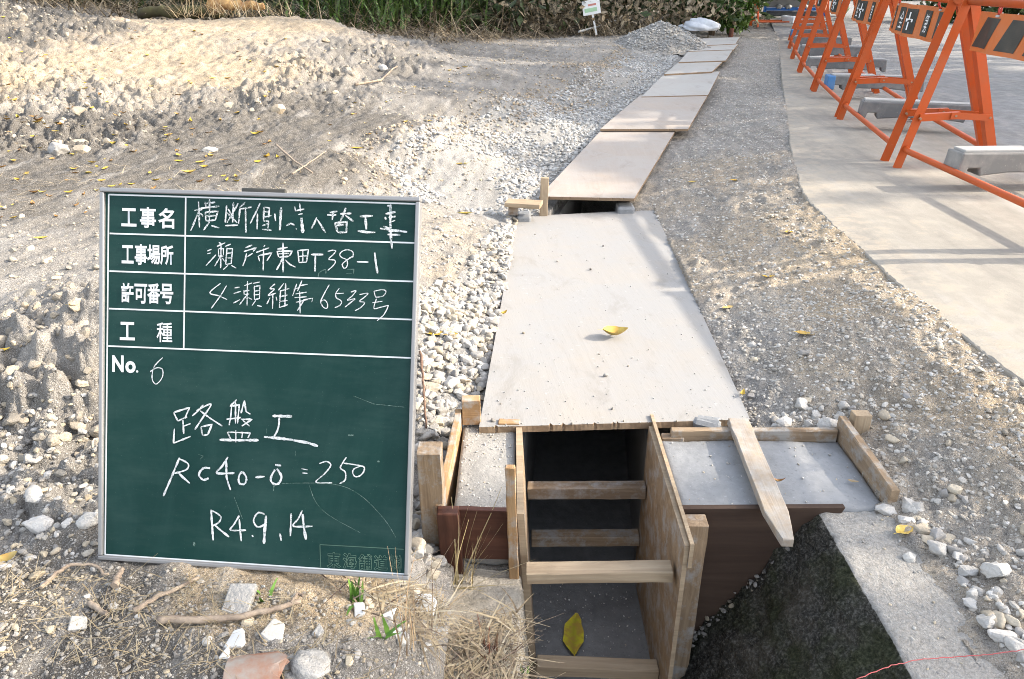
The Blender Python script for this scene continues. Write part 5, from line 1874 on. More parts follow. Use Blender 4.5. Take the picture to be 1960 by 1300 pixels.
p = PD(1338, 62, 9.6)
blob('sack', tuple(p + np.array([0, 0, .06])), .24, .16, .10, plain_noise('white_sheeting', (.62, .64, .66), (.45, .47, .5), 8, .6, .3, .5), 8, .5, label='crumpled white sack lying between the gravel heap and the shrubs', cat='sack')


# ---------------------------------------------------------------- leaves
def leaf_geo(L, w, curl, fold, r, n=7):
    """one lanceolate leaf lying roughly flat, tip along +X, with a short stalk"""
    V, F = [], []
    for i in range(n + 1):
        t = i / n
        hw = w * (math.sin(math.pi * min(1, t * .96 + .02)) ** .8) * (1 - .25 * t)
        z = curl * ((t - .5) ** 2 * 4) * L
        x = (t - .5) * L
        for s in (-1, 0, 1):
            V.append((x + (0 if s == 0 else r.uniform(-.02, .02) * L), s * hw * r.uniform(.82, 1.1) * (1 - fold * .3) + .05 * L * math.sin(t * 3.1), z + (abs(s) * fold * hw) + r.uniform(-.01, .01) * L))
    for i in range(n):
        a = i * 3
        F += [(a, a + 1, a + 4, a + 3), (a + 1, a + 2, a + 5, a + 4)]
    k = len(V)
    for i in range(3):
        x = -.5 * L - i * L * .1
        for s in (-1, 1):
            V.append((x, s * .012 * L, curl * L + i * .01 * L))
    for i in range(2):
        a = k + i * 2
        F.append((a, a + 1, a + 3, a + 2))
    return np.array(V), np.array(F)


YEL = [(.62, .44, .05), (.60, .38, .04), (.66, .50, .12), (.55, .45, .06)]
BRN = [(.26, .12, .05), (.34, .17, .07), (.20, .10, .055), (.40, .22, .09)]
M['leaf'] = leafmat('fallen_leaf', (.38, .22, .05), .55)


def leaf(px, py, Lpx, col, label, on=None, yaw=None, w=.24, curl=.06, fold=.35, group=None, tilt=0.0, lift=.004, i=0, rib=(.30, .20, .03)):
    r = np.random.default_rng(4000 + i + int(px) * 7 + int(py))
    p = G(px, py) if on is None else PZ(px, py, on)
    d = float(np.dot(p - CAM, ray(980, 650)))
    L = Lpx * d / FPX
    V, F = leaf_geo(L, L * w, curl, fold, r)
    tint = np.tile(np.array(col) * r.uniform(.7, .95), (len(V), 1))
    for i_ in range(1, 24, 3):
        tint[i_] = tint[i_] * .5 + np.array(rib) * .5
    o = link('fallen_leaf', npmesh('fallen_leaf', V, F, M['leaf'], True, tint=tint), label=label, cat='leaf', group=group)
    o.location = (p[0], p[1], p[2] + lift)
    o.rotation_euler = (tilt, 0, r.uniform(0, 6.28) if yaw is None else yaw)
    return o


LEAVES = [
    (1177, 645, 50, YEL[2], 'curled yellow leaf with a brown spot, alone on the near plywood sheet', 'sheet', .1, .48, .30, .6),
    (842, 643, 72, YEL[0], 'long bright yellow leaf lying on the gravel beside the chalkboard', None, -.1, .17, .05, .3),
    (892, 411, 32, (.13, .19, .03), 'small green leaf lying on the sandy patch', None, .2, .2, .1, .4),
    (1102, 1216, 100, (.66, .58, .035), 'yellow leaf with green veins on the floor of the trench', 'floor', 1.45, .26, .03, .2),
    (1540, 643, 36, (.60, .42, .12), 'pale yellow leaf on the grey verge right of the near sheet', None, -.3, .3, .12, .4),
    (1730, 1022, 42, YEL[2], 'crinkled yellow leaf by the stones beside the wing wall', None, .4, .42, .14, .5),
    (1510, 447, 17, YEL[0], 'small yellow leaf on the sunlit verge', None, .2, .4, .1, .4),
    (1470, 533, 26, YEL[1], 'narrow orange leaf on the verge near the shadow lines', None, 0, .22, .2, .4),
    (1395, 592, 30, (.6, .45, .2), 'buff leaf on the verge touching a stone beside the near sheet', None, .3, .25, .1, .4),
    (965, 603, 16, YEL[1], 'tiny curled yellow leaf on the left edge of the near sheet', 'sheet', .8, .4, .4, .6),
    (1422, 757, 22, YEL[0], 'yellow leaf hanging over the right corner of the near sheet', 'sheet', 1.2, .3, .3, .5),
    (1490, 925, 24, BRN[0], 'dark curled leaf on the right slab beside the plank', 'slab', .0, .22, .4, .7),
    (1632, 925, 20, (.4, .33, .26), 'dry grey-brown leaf on the right slab by its outer board', 'slab', -.3, .3, .15, .4),
    (5, 676, 30, YEL[0], 'yellow leaf at the left picture edge beside the clod bank', None, .5, .3, .2, .4),
    (147, 588, 26, YEL[0], 'upright bright yellow leaf stuck in the top of the clod bank', None, .9, .25, .3, .5),
    (363, 333, 26, YEL[2], 'yellow leaf with a brown edge on the ground behind the chalkboard', None, .4, .35, .25, .5),
    (684, 286, 24, YEL[0], 'pale yellow leaf near the edge of the cut bank', None, -.1, .25, .1, .4),
    (885, 315, 28, YEL[3], 'thin yellow leaf on the fine gravel of the bed', None, .15, .16, .05, .3),
    (820, 233, 18, YEL[2], 'small yellow leaf at the top of the cut bank', None, -.3, .2, .1, .3),
    (15, 1078, 40, (.55, .42, .16), 'creased yellow leaf at the left picture edge below the rubble', None, .8, .5, .3, .5),
    (1325, 350, 18, YEL[2], 'small yellow leaf on the verge beside the pink sheet', None, .2, .3, .1, .3),
    (1408, 348, 22, YEL[1], 'orange leaf on the verge between the pink sheet and the road', None, .0, .3, .15, .4),
    (80, 459, 24, YEL[3], 'lone yellow leaf on the earth above the clod bank', None, .3, .3, .15, .4),
]
for i, (px, py, L, col, lb, on, yaw, w, cu, fo) in enumerate(LEAVES):
    onz = {'sheet': -.155, 'floor': -.573, 'slab': -.142, None: None}[on]
    if on == 'sheet':
        # height of the near sheet's top below that pixel
        t_ = (818 - py) / (818 - 408)
        a = PZ(px, py, -.135)
        onz = -.135 - .043 * min(1, max(0, (a[1] - 1.45) / 1.75)) + .001
    leaf(px, py, L, col, lb, onz, yaw, w, cu, fo, 'fallen leaves singled out', i=i, lift=.003, rib=(.03, .06, .01) if on == 'floor' else (.30, .2, .03))
# leaf litter on the left banks: many alike
r = np.random.default_rng(31)
cnt = 0
for zone, n, pxs in (('bank', 130, [(0, 420), (0, 180), (300, 190), (560, 230), (640, 300), (500, 350), (200, 420)]), ('mound', 90, [(0, 180), (0, 30), (300, 60), (560, 60), (560, 200), (300, 200)]),
                     ('terrace', 26, [(560, 300), (640, 200), (900, 120), (1000, 160), (760, 260)])):
    pl = [(float(a), float(b_)) for a, b_ in pxs]
    q = sample_poly(pl, n, 32 + n)
    for k_, (px, py) in enumerate(q):
        brown = r.uniform() < .42
        col = (BRN if brown else YEL)[int(r.integers(0, 4))]
        L = r.uniform(8, 20) * (0.7 if zone != 'bank' else 1) * (.75 if py < 120 else 1)
        leaf(px, py, L, col, {('bank', True): 'small brown leaf on the dark earth before the spoil mound', ('bank', False): 'small yellow leaf on the dark earth before the spoil mound',
                              ('mound', True): 'small brown leaf on the sunlit spoil mound', ('mound', False): 'small yellow leaf on the sunlit spoil mound',
                              ('terrace', True): 'small brown leaf on the trodden terrace', ('terrace', False): 'small yellow leaf on the trodden terrace'}[(zone, brown)],
             w=r.uniform(.2, .4), curl=r.uniform(.05, .3), fold=r.uniform(.2, .6), group='%s leaves on the %s' % ('brown' if brown else 'yellow', {'bank': 'dark earth', 'mound': 'spoil mound', 'terrace': 'terrace'}[zone]),
             tilt=r.uniform(-.3, .3), i=cnt)
        cnt += 1


# ---------------------------------------------------------------- sticks, shards, dry grass in front
def stick(pxs, rpx, m, label, lift=.004, name='stick', wob=.003):
    mb = MB()
    pts = []
    for (px, py) in pxs:
        p = G(px, py)
        pts.append(p + np.array([0, 0, lift]))
    fine = []
    for a, b_ in zip(pts, pts[1:]):
        for t in np.linspace(0, 1, 6, endpoint=False):
            fine.append(a + (b_ - a) * t + rng.normal(0, wob, 3) * .4)
    fine.append(pts[-1])
    # a stick is stiff: it rests on the highest points only
    zs = np.array([p[2] for p in fine])
    s_ = np.linspace(0, 1, len(zs))
    k_ = np.polyfit(s_, zs, 1)
    off = np.max(zs - np.polyval(k_, s_)) * .6
    for p, s2 in zip(fine, s_):
        p[2] = np.polyval(k_, s2) + off + lift * .3
    d = np.dot(pts[0] - CAM, ray(980, 650))
    rr_ = rpx * d / FPX
    mb.tube([tuple(p) for p in fine], [rr_ * (1 - .35 * s2) * random.uniform(.9, 1.12) for s2 in s_], 8)
    me = mb.mesh(name, m)
    o = link(name, me, label=label, cat=name)
    return o


M['bark'] = plain_noise('weathered_bark', (.36, .29, .22), (.20, .155, .12), 60, .9, .15, .6)
M['straw'] = leafmat('dry_straw', (.42, .33, .20), .7)
M['twig'] = plain_noise('dark_twig', (.20, .13, .09), (.10, .06, .045), 70, .9, .15, .5)
stick([(305, 1200), (380, 1198), (455, 1195), (520, 1180), (578, 1165)], 8, M['bark'], 'longest bare stick lying across the soil in front of the chalkboard', .008)
stick([(560, 1172), (572, 1150), (584, 1158)], 4, M['bark'], 'short forked twig at the right tip of the longest stick', .01)
stick([(258, 1178), (310, 1150), (382, 1114)], 5.5, M['bark'], 'straight reddish brown stick slanting below the chalkboard', .006)
stick([(225, 1135), (232, 1118), (240, 1102)], 7, M['bark'], 'stubby broken stick standing near the lower left chalkboard corner', .01)
stick([(82, 1132), (110, 1110), (140, 1094), (180, 1092), (210, 1105)], 4, M['bark'], 'thin pale bent twig left below the chalkboard', .006)
stick([(172, 1162), (200, 1180), (208, 1185)], 6, M['bark'], 'short split piece of wood on the soil at the lower left', .005)
stick([(805, 690), (812, 760), (817, 838)], 2.5, M['twig'], 'thin dark rod leaning at the right edge of the chalkboard', .02)
stick([(530, 290), (560, 310), (600, 345)], 2.2, M['bark'], 'dry stalk lying behind the chalkboard', .01)
stick([(560, 345), (590, 320), (625, 300)], 1.8, M['bark'], 'second dry stalk crossing another behind the chalkboard', .012)
stick([(680, 165), (730, 160), (752, 138), (760, 130)], 2.4, M['bark'], 'pale root trailing from the foot of the spoil mound', .01)


def shard(px, py, pts, thick, m, label, name='ceramic_shard', tilt=(0, 0), seed=0, lift=.004, cat='shard'):
    """flat broken piece; pts are outline offsets in photo pixels from its centre"""
    p = G(px, py)
    d = float(np.dot(p - CAM, ray(980, 650)))
    k_ = d / FPX
    mb = MB()
    poly = [(a * k_, -b_ * k_ * 1.25) for a, b_ in pts]
    mb.prism(poly, 2, 0, thick)
    bmesh.ops.recalc_face_normals(mb.bm, faces=mb.bm.faces)
    mb.bevel(min(.0015, thick * .3), 1)
    o = mb.build(name, m, label=label, cat=cat)
    o.location = (p[0], p[1], p[2] + lift)
    o.rotation_euler = (tilt[0], tilt[1], 0)
    return o


M['ceramic'] = plain_noise('glazed_ceramic', (.66, .66, .64), (.52, .51, .48), 30, .35, .5, .15)
M['plaster'] = plain_noise('plaster', (.52, .50, .46), (.36, .34, .30), 40, .85, .2, .5)
M['chunk'] = concrete('chunk', (.40, .385, .36), (.26, .25, .23), bumps=.8)
shard(462, 1158, [(-26, -24), (24, -27), (22, 22), (2, 26), (-28, 20)], .012, M['chunk'], 'square grey concrete flake below the middle of the chalkboard', 'concrete_flake', (.35, .1), cat='concrete flake')
shard(455, 1233, [(-22, 12), (-8, -16), (10, -18), (20, 6), (16, 12)], .007, M['ceramic'], 'white five-sided shard below the longest stick', tilt=(.25, -.2))
shard(152, 1202, [(-20, -10), (8, -14), (18, 4), (-12, 14)], .006, M['plaster'], 'pale triangular flake on the soil at the lower left', 'plaster_flake', (.2, .3), cat='flake')
shard(812, 1176, [(-24, -20), (10, -22), (24, -12), (20, 10), (-4, 8), (-20, 2)], .006, M['ceramic'], 'white shard with small dark flecks below the gravel', tilt=(.5, .1), lift=.012)
shard(690, 1180, [(-12, -12), (8, -12), (12, 6), (-8, 12)], .006, M['ceramic'], 'small white square shard among the green sprouts', tilt=(.5, -.1), lift=.01)
shard(742, 1190, [(-14, 2), (14, -16), (10, 8), (-2, 14)], .005, M['ceramic'], 'small pointed white shard right of the green sprouts', tilt=(.4, .3), lift=.01)
shard(436, 1254, [(-12, 12), (0, -12), (10, 12)], .006, M['ceramic'], 'tiny white triangular shard near the bottom, left of the broken tile', tilt=(.3, .1))
shard(528, 1216, [(-26, 10), (-10, -18), (14, -12), (18, 12), (-4, 20)], .01, M['plaster'], 'translucent pale lump beside the longest stick', 'plaster_flake', (.3, .2), cat='flake')
shard(610, 1215, [(-12, 8), (-2, -12), (12, 0), (4, 10)], .008, M['chunk'], 'grey chip of concrete in the litter below the chalkboard', 'concrete_flake', (.3, .2), cat='concrete flake')


def bowl_piece(px, py, Lpx, m, label, yaw, tilt):
    """broken curved crockery: part of a shallow shell"""
    p = G(px, py)
    k_ = float(np.dot(p - CAM, ray(980, 650))) / FPX
    Rr_ = Lpx * k_
    V, F = [], []
    na, nb = 14, 8
    for j in range(2):
        for i in range(na + 1):
            for q in range(nb + 1):
                a = -1.0 + 2.0 * i / na + .04 * math.sin(q * 2.1)
                b_ = .25 + .85 * q / nb + .05 * math.sin(i * 1.7)
                rr_ = Rr_ * (1 - j * .10)
                V.append((rr_ * math.sin(b_) * math.cos(a), rr_ * math.sin(b_) * math.sin(a), -rr_ * math.cos(b_) + Rr_ * .9))
    st = (na + 1) * (nb + 1)
    for i in range(na):
        for q in range(nb):
            a = i * (nb + 1) + q
            F += [(a, a + 1, a + nb + 2, a + nb + 1), (st + a, st + a + nb + 1, st + a + nb + 2, st + a + 1)]
    for i in range(na):
        for q in (0, nb):
            a = i * (nb + 1) + q
            F.append((a, a + nb + 1, st + a + nb + 1, st + a))
    for q in range(nb):
        for i in (0, na):
            a = i * (nb + 1) + q
            F.append((a, st + a, st + a + 1, a + 1))
    o = link('crockery', npmesh('crockery', V, F, m, False), label=label, cat='crockery')
    o.location = (p[0], p[1], p[2] - Rr_ * .1)
    o.rotation_euler = (tilt, .25, yaw)
    return o


bowl_piece(752, 1240, 46, M['ceramic'], 'broken curved white crockery full of dry stalks at the bottom', 2.2, .5)

# broken terracotta pipe and concrete lump at the bottom edge
p = G(490, 1298)
tp = empty('broken_pipe', tuple(p), .15, label='broken reddish tile pipe half buried at the bottom edge', cat='pipe')
mb = MB()
arc = [math.pi * (.02 + .96 * i / 22) for i in range(23)]
mb.prism([(.036 * math.cos(t), .030 * math.sin(t) - .008) for t in arc] + [(.027 * math.cos(t), .0215 * math.sin(t) - .008) for t in arc[::-1]], 0, -.034, .030)
for v in mb.bm.verts:
    if v.co.x > 0:
        v.co.x += .010 * math.sin(v.co.y * 180) + random.uniform(-.002, .002)
mb.bevel(.0012)
mb.build('shell', plain_noise('terracotta', (.30, .14, .08), (.30, .275, .24), 26, .8, .25, .4), tp)
p = G(580, 1290)
blob('concrete_lump', (p[0], p[1], p[2] + .006), .030, .024, .019, M['chunk'], 19, .5, 4, label='rough grey concrete lump beside the broken tile pipe at the bottom', cat='concrete lump')


def strands(name, roots, n, L, w, cols, seed, droop=.6, up=.7, m=None, segs=4, lean=None, **kw):
    """thin curved blades; roots(r) -> xyz"""
    r = np.random.default_rng(seed)
    V, F, T = [], [], []
    for _ in range(n):
        p = np.array(roots(r), float)
        l = L * r.uniform(.45, 1.15)
        a = r.uniform(0, 6.28)
        dirn = np.array([math.cos(a), math.sin(a), 0])
        if lean is not None:
            dirn = dirn * .55 + np.array(lean)
            dirn /= np.linalg.norm(dirn)
        u = r.uniform(up * .4, up * 1.3)
        v = dirn * (1 - min(u, .95)) + np.array([0, 0, u])
        v /= np.linalg.norm(v)
        side = np.cross(v, [0, 0, 1.0])
        side = side / (np.linalg.norm(side) + 1e-6)
        c = np.array(cols[int(r.integers(0, len(cols)))]) * r.uniform(.7, 1.2)
        b0 = len(V)
        for i in range(segs + 1):
            t = i / segs
            ww = w * (1 - .8 * t) * r.uniform(.9, 1.1)
            V += [p - side * ww / 2, p + side * ww / 2]
            T += [c, c]
            v = v + np.array([0, 0, -droop / segs]) * (t + .3) + r.normal(0, .05, 3)
            v /= np.linalg.norm(v)
            p = p + v * l / segs
        for i in range(segs):
            q = b0 + i * 2
            F.append((q, q + 1, q + 3, q + 2))
    return npmesh(name, V, F, m or M['straw'], False, tint=np.array(T))


STRAW = [(.46, .37, .22), (.38, .29, .17), (.52, .43, .28), (.30, .22, .13), (.42, .30, .15)]


def ground_in(poly_px, z, lift=.0):
    pl = px_poly(poly_px, z)
    q = sample_poly(pl, 3000, 5)
    zz = terrain(q[:, 0], q[:, 1])
    zz = np.where((q[:, 0] > -.125) & (q[:, 0] < .03) & (q[:, 1] < 1.13), np.maximum(zz, -.275), zz)

    def f(r):
        i = int(r.integers(0, len(q)))
        return (q[i, 0], q[i, 1], zz[i] + lift + r.uniform(0, .012))
    return f


link('dry_grass', strands('dry_grass', ground_in([(720, 1300), (700, 1200), (800, 1170), (890, 1140), (1000, 1110), (1005, 1300)], -.2, .003), 1000, .055, .0018, [(.36, .30, .21), (.28, .22, .15), (.42, .37, .28), (.16, .12, .08), (.30, .25, .18), (.10, .075, .055)], 51, .2, .07), kind='stuff', label='tangled dry straw on the old concrete left of the trench', cat='straw')
link('dry_grass', strands('dry_grass', ground_in([(0, 1300), (0, 1120), (300, 1120), (640, 1160), (760, 1300)], 0, .002), 420, .045, .0014, [tuple(np.array(c) * np.array([.58, .6, .64])) for c in STRAW], 52, .15, .12), kind='stuff', label='loose bits of straw and stalk on the soil in front', cat='straw')
link('dry_grass', strands('dry_grass', ground_in([(0, 420), (0, 330), (620, 330), (620, 360)], .07, .002), 110, .09, .002, STRAW, 53, .2, .12), kind='stuff', label='stray stalks on the earth behind the chalkboard', cat='straw')
link('dry_grass', strands('dry_grass', ground_in([(700, 1300), (690, 1190), (800, 1150), (890, 1130), (1000, 1110), (1005, 1300)], -.2, .006), 170, .085, .0042, [(.38, .32, .22), (.28, .22, .15), (.44, .39, .29), (.16, .12, .08)], 57, .4, .16, segs=7), kind='stuff', label='broad bent blades of dead grass on the old concrete', cat='straw')
link('twigs', strands('twigs', ground_in([(640, 1300), (690, 1190), (800, 1150), (1000, 1130), (1005, 1300)], -.16, .006), 110, .11, .0026, [(.14, .10, .075), (.20, .15, .11), (.09, .06, .045)], 58, .1, .25, segs=6), kind='stuff', label='dark twigs tangled in the straw', cat='twigs')
p = G(880, 1140)
link('grass_tuft', strands('grass_tuft', lambda r: (p[0] + r.normal(0, .012), p[1] + r.normal(0, .008), -.28), 20, .19, .0036, [(.50, .40, .20), (.42, .34, .16), (.55, .46, .26)], 54, .12, .9, lean=(.55, .1, 0)), label='tuft of dry straw stalks leaning over the small red formwork', cat='grass tuft')
p2 = G(770, 1225)
link('grass_tuft', strands('grass_tuft', lambda r: (p2[0] + r.normal(0, .012), p2[1] + r.normal(0, .01), p2[2]), 14, .14, .0022, [(.22, .15, .09), (.30, .2, .12)], 55, .05, 1.1), label='thin dark bare stalks standing near the broken crockery', cat='grass tuft')
p3 = G(940, 1285)
link('dead_weed', strands('dead_weed', lambda r: (p3[0] + r.normal(0, .008), p3[1] + r.normal(0, .008), p3[2]), 22, .08, .006, [(.13, .05, .03), (.18, .07, .04)], 56, .4, .9), label='withered dark reddish weed on the old concrete', cat='weed')
M['sprout'] = leafmat('green_blade', (.10, .20, .03), .5)


def sprout(px, py, n, Lpx, label, seed):
    p = G(px, py)
    k_ = float(np.dot(p - CAM, ray(980, 650))) / FPX
    link('green_sprout', strands('green_sprout', lambda r: (p[0] + r.normal(0, .004), p[1] + r.normal(0, .004), p[2]), n, Lpx * k_, .0085, [(.12, .26, .04), (.18, .33, .06), (.09, .20, .04)], seed, .55, .8, m=M['sprout'], segs=6), label=label, cat='sprout')


sprout(680, 1155, 9, 62, 'green bamboo-grass sprout at the foot of the chalkboard', 61)
sprout(735, 1222, 6, 58, 'green bamboo-grass sprout among the white shards', 62)
sprout(500, 1150, 4, 40, 'small dull green sprout beside the concrete flake', 63)
sprout(1002, 1288, 4, 40, 'small yellow-green sprout at the trench mouth corner', 64)

# red string over the wing wall
mb = MB()
pts = [PZ(1640, 1300, -.135), PZ(1700, 1276, -.138), PZ(1760, 1262, -.141), PZ(1830, 1257, -.142), PZ(1900, 1252, -.128), PZ(1960, 1244, -.118), PZ(2060, 1232, -.11)]
fine = []
for a, b_ in zip(pts, pts[1:]):
    for t in np.linspace(0, 1, 8, endpoint=False):
        fine.append(tuple(a + (b_ - a) * t + rng.normal(0, .0006, 3)))
mb.tube(fine, .0007, 6)
mb.build('string', paint('red_string', (.48, .10, .10), .8, .3), label='thin red string lying across the top of the wing wall', cat='string')


# ---------------------------------------------------------------- vegetation behind
M['leafgreen'] = leafmat('green_leaf', (.05, .09, .02), .5)
M['woody'] = plain_noise('woody_stem', (.17, .13, .09), (.08, .06, .045), 12, .9, .15, .5)


def leaf_cloud(name, c, rad, n, size, cols, seed, clumps=40, clump_r=.28, m=None, long=1.8, zmin=None, parent=None, **kw):
    r = np.random.default_rng(seed)
    cl = r.normal(size=(clumps, 3))
    cl /= np.linalg.norm(cl, axis=1, keepdims=True)
    cl *= r.uniform(.35, 1.0, (clumps, 1)) ** .5
    tone = r.uniform(.55, 1.3, clumps)
    k = r.integers(0, clumps, n)
    P_ = cl[k] + r.normal(0, clump_r, (n, 3)) * .6
    P_ = P_ * np.array(rad) + np.array(c)
    if zmin is not None:
        keep = P_[:, 2] > zmin
        P_, k = P_[keep], k[keep]
        n = len(P_)
    u = r.normal(size=(n, 3)) + np.array([0, 0, -.35])
    u /= np.linalg.norm(u, axis=1, keepdims=True)
    w = np.cross(u, r.normal(size=(n, 3)))
    w /= np.linalg.norm(w, axis=1, keepdims=True)
    s = size * r.uniform(.6, 1.3, (n, 1))
    h = np.cross(u, w)
    V = np.stack([P_ - u * s * long / 2, P_ + w * s * .42 + h * s * .08, P_ + u * s * long / 2, P_ - w * s * .42 + h * s * .08], 1).reshape(-1, 3)
    F = np.arange(n * 4).reshape(n, 4)
    col = np.array(cols)[r.integers(0, len(cols), n)] * tone[k][:, None] * r.uniform(.8, 1.2, (n, 1))
    return link(name, npmesh(name, V, F, m or M['leafgreen'], False, tint=np.repeat(col, 4, 0)), parent, **kw)


DG = [(.035, .06, .016), (.05, .085, .02), (.028, .045, .014), (.06, .085, .03)]
BG = [(.09, .17, .025), (.13, .22, .035), (.07, .13, .02), (.17, .26, .05)]
# dark woodland mass
leaf_cloud('woods', (-5, 17, 2.2), (13, 2.2, 2.8), 16000, .30, DG, 501, 160, .22, zmin=.0, kind='stuff', label='dark woodland behind the dry brush', cat='woods')
leaf_cloud('woods', (11, 30, 2.2), (12, 2.5, 3.2), 7000, .40, DG, 502, 120, .22, zmin=-.1, kind='stuff', label='woods far beyond the end of the road', cat='woods')
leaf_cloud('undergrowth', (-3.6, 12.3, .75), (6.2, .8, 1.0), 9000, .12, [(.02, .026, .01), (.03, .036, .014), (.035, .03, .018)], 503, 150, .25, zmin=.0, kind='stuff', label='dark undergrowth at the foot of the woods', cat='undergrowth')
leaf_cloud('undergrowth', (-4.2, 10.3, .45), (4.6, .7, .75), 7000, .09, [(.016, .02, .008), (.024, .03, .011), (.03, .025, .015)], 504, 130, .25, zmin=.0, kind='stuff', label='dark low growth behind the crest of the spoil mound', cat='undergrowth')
# dry brush: tangled brown stems and dead leaves in front of it
DRY = [(.11, .085, .058), (.16, .125, .085), (.065, .05, .037), (.25, .20, .14), (.04, .032, .025)]


def brush_root(x0, x1, yf, depth, zf):
    def f(r):
        x = r.uniform(x0, x1)
        y_ = yf(x) + r.uniform(0, 1) ** 1.2 * depth
        return (x, y_, float(zf(x, y_)))
    return f


_bx, _by = np.meshgrid(np.linspace(-9, 5, 141), np.linspace(6, 16, 101))
_bz = base_z(_bx, _by)


def zfast(x, y_):
    return _bz[int(np.clip((y_ - 6) / .1, 0, 100)), int(np.clip((x + 9) / .1, 0, 140))] - .02


def front(x):
    return np.interp(x, [-9, -4, -2, -.8, .2, 1.6, 3.0, 4.2], [9.0, 8.3, 8.0, 8.6, 10.0, 10.6, 10.8, 11.5])


link('dry_brush', strands('dry_brush', brush_root(-8.5, 2.0, front, 2.6, zfast), 3600, 1.0, .013, DRY, 511, 1.5, .42, segs=7), kind='stuff', label='tangled brown dry stems and dead grass along the back edge of the site', cat='brush')
link('dry_brush', strands('dry_brush', brush_root(-2.0, 2.2, lambda x: front(x) - .25, 1.0, zfast), 2200, .5, .012, DRY, 512, 1.3, .3, segs=5), kind='stuff', label='low matted dead grass at the foot of the brush', cat='brush')
link('brambles', strands('brambles', brush_root(-3.0, 2.0, lambda x: front(x) - .5, .9, zfast), 120, 1.2, .010, [(.20, .16, .11), (.14, .11, .075), (.27, .22, .16), (.07, .055, .04)], 514, 2.2, .4, segs=9), kind='stuff', label='arching dry bramble stems before the brush', cat='brambles')
leaf_cloud('dead_leaves', (.6, 10.7, .3), (2.0, .5, .32), 2400, .06, DRY, 513, 60, .3, zmin=.05, kind='stuff', m=M['straw'], label='withered leaves caught in the dry brush', cat='brush')


def bamboo(x, y_, n, L, label, seed):
    z = zfast(x, y_)
    o = empty('bamboo_grass', (x, y_, z), label=label, cat='bamboo grass', group='bamboo grass clumps before the woods')
    r0 = np.random.default_rng(seed)
    link('blades', strands('blades', lambda r: (r.normal(0, .22), r.normal(0, .15), abs(r.normal(.3, .25))), n, L, .034, [(.020, .036, .010), (.032, .05, .016), (.014, .022, .008), (.055, .07, .03), (.09, .075, .045)], seed, .75, .75, m=M['sprout'], segs=5), o)
    link('stems', strands('stems', lambda r: (r.normal(0, .16), r.normal(0, .1), 0), max(8, n // 12), .95, .012, [(.16, .15, .06), (.10, .11, .04)], seed + 1, .1, 1.1, segs=4), o)
    return o


for i, (px, d, n, lb) in enumerate([(700, 8.0, 130, 'dark green bamboo grass drooping right behind the crest of the spoil mound'), (770, 8.5, 120, 'bamboo grass clump with pale long blades beside the mound crest'),
                                    (850, 9.0, 130, 'dense bamboo grass clump in the dark hollow right of the mound'), (590, 7.9, 90, 'thin bamboo grass rising behind the middle of the mound'),
                                    (650, 8.3, 130, 'bamboo grass clump set back behind the mound'), (905, 9.9, 90, 'bamboo grass clump mixed with brown stems left of the white sign')]):
    p = PD(px, 40, d)
    bamboo(p[0], p[1], n, .55, lb, 520 + i * 3)


def shrub(c, rad, n, size, cols, label, seed, name='shrub', cat='shrub', clumps=36, group=None):
    o = empty(name, (c[0], c[1], c[2]), label=label, cat=cat, group=group)
    leaf_cloud('foliage', (0, 0, rad[2] * .95), rad, n, size, cols, seed, clumps, .3, zmin=.02, parent=o)
    mb = MB()
    r = random.Random(seed)
    for _ in range(7):
        a = r.uniform(0, 6.28)
        q = Vector((math.cos(a) * rad[0] * .5, math.sin(a) * rad[1] * .5, rad[2] * r.uniform(.8, 1.4)))
        mb.tube([(q.x * .1, q.y * .1, -.05), (q.x * .5, q.y * .4, q.z * .5), tuple(q)], [.022, .015, .006], 7)
    mb.build('branches', M['woody'], o)
    return o


p = PZ(1372, 66, .02)
shrub(PD(1362, 62, 10.2), (.42, .35, .62), 2300, .055, DG + BG[:1], 'dark leafy shrub beside the white sack at the far end', 601)
shrub(PD(1398, 62, 10.6), (.30, .3, .55), 1900, .055, BG, 'bright green shrub next to the crosswise far barricade', 602)
shrub(PD(1318, 48, 10.8), (.5, .4, .6), 1500, .06, [(.10, .12, .04), (.14, .14, .06), (.07, .09, .03)], 'olive brown shrub behind the gravel heap', 603)
shrub((3.7, 14.6, 0), (.9, .6, 1.0), 2200, .09, BG + DG, 'green bush behind the post of the crosswise barricade', 604)
shrub((8.6, 15.2, -.02), (1.1, .8, .42), 1900, .09, DG + BG[:1], 'low dark green bush across the road at the upper right', 605)
shrub((10.2, 15.6, -.02), (1.0, .8, .5), 1900, .09, DG + [(.2, .22, .07)], 'yellowish green bush across the road at the right picture edge', 606)
# small road delineator by those bushes
dl = empty('road_reflector', tuple(PZ(1932, 22, 0)), label='round white road reflector on a yellowish post at the upper right edge', cat='reflector')
mb = MB()
mb.tube([(0.12, 0, 0), (.12, 0, .5)], .05, 10)
mb.build('post', paint('ochre_post', (.45, .33, .10), .6, .4), dl)
mb = MB()
mb.tube([(-.03, -.09, .20), (-.03, -.05, .20)], .085, 18)
mb.tube([(-.03, -.06, .20), (.12, -.03, .22)], .018, 6)
mb.build('disc', M['white_print'], dl)
# red-brown stub post by the shrubs, small pale stake by the last sheet
p = PD(1398, 70, 9.9)
mb = MB()
mb.tube([(0, 0, -.05), (.01, 0, .10)], .03, 9)
mb.build('stub_post', plain_noise('rusty', (.16, .06, .035), (.09, .035, .02)), label='short rusty brown stub post by the bright green shrub', cat='post').location = p

# mossy log and splintered stump on top of the spoil mound
M['moss'] = plain_noise('mossy_bark', (.085, .08, .035), (.045, .033, .022), 9, .9, .15, .8)
M['splinter'] = plain_noise('splintered_wood', (.55, .34, .14), (.22, .11, .05), 22, .8, .2, .9)


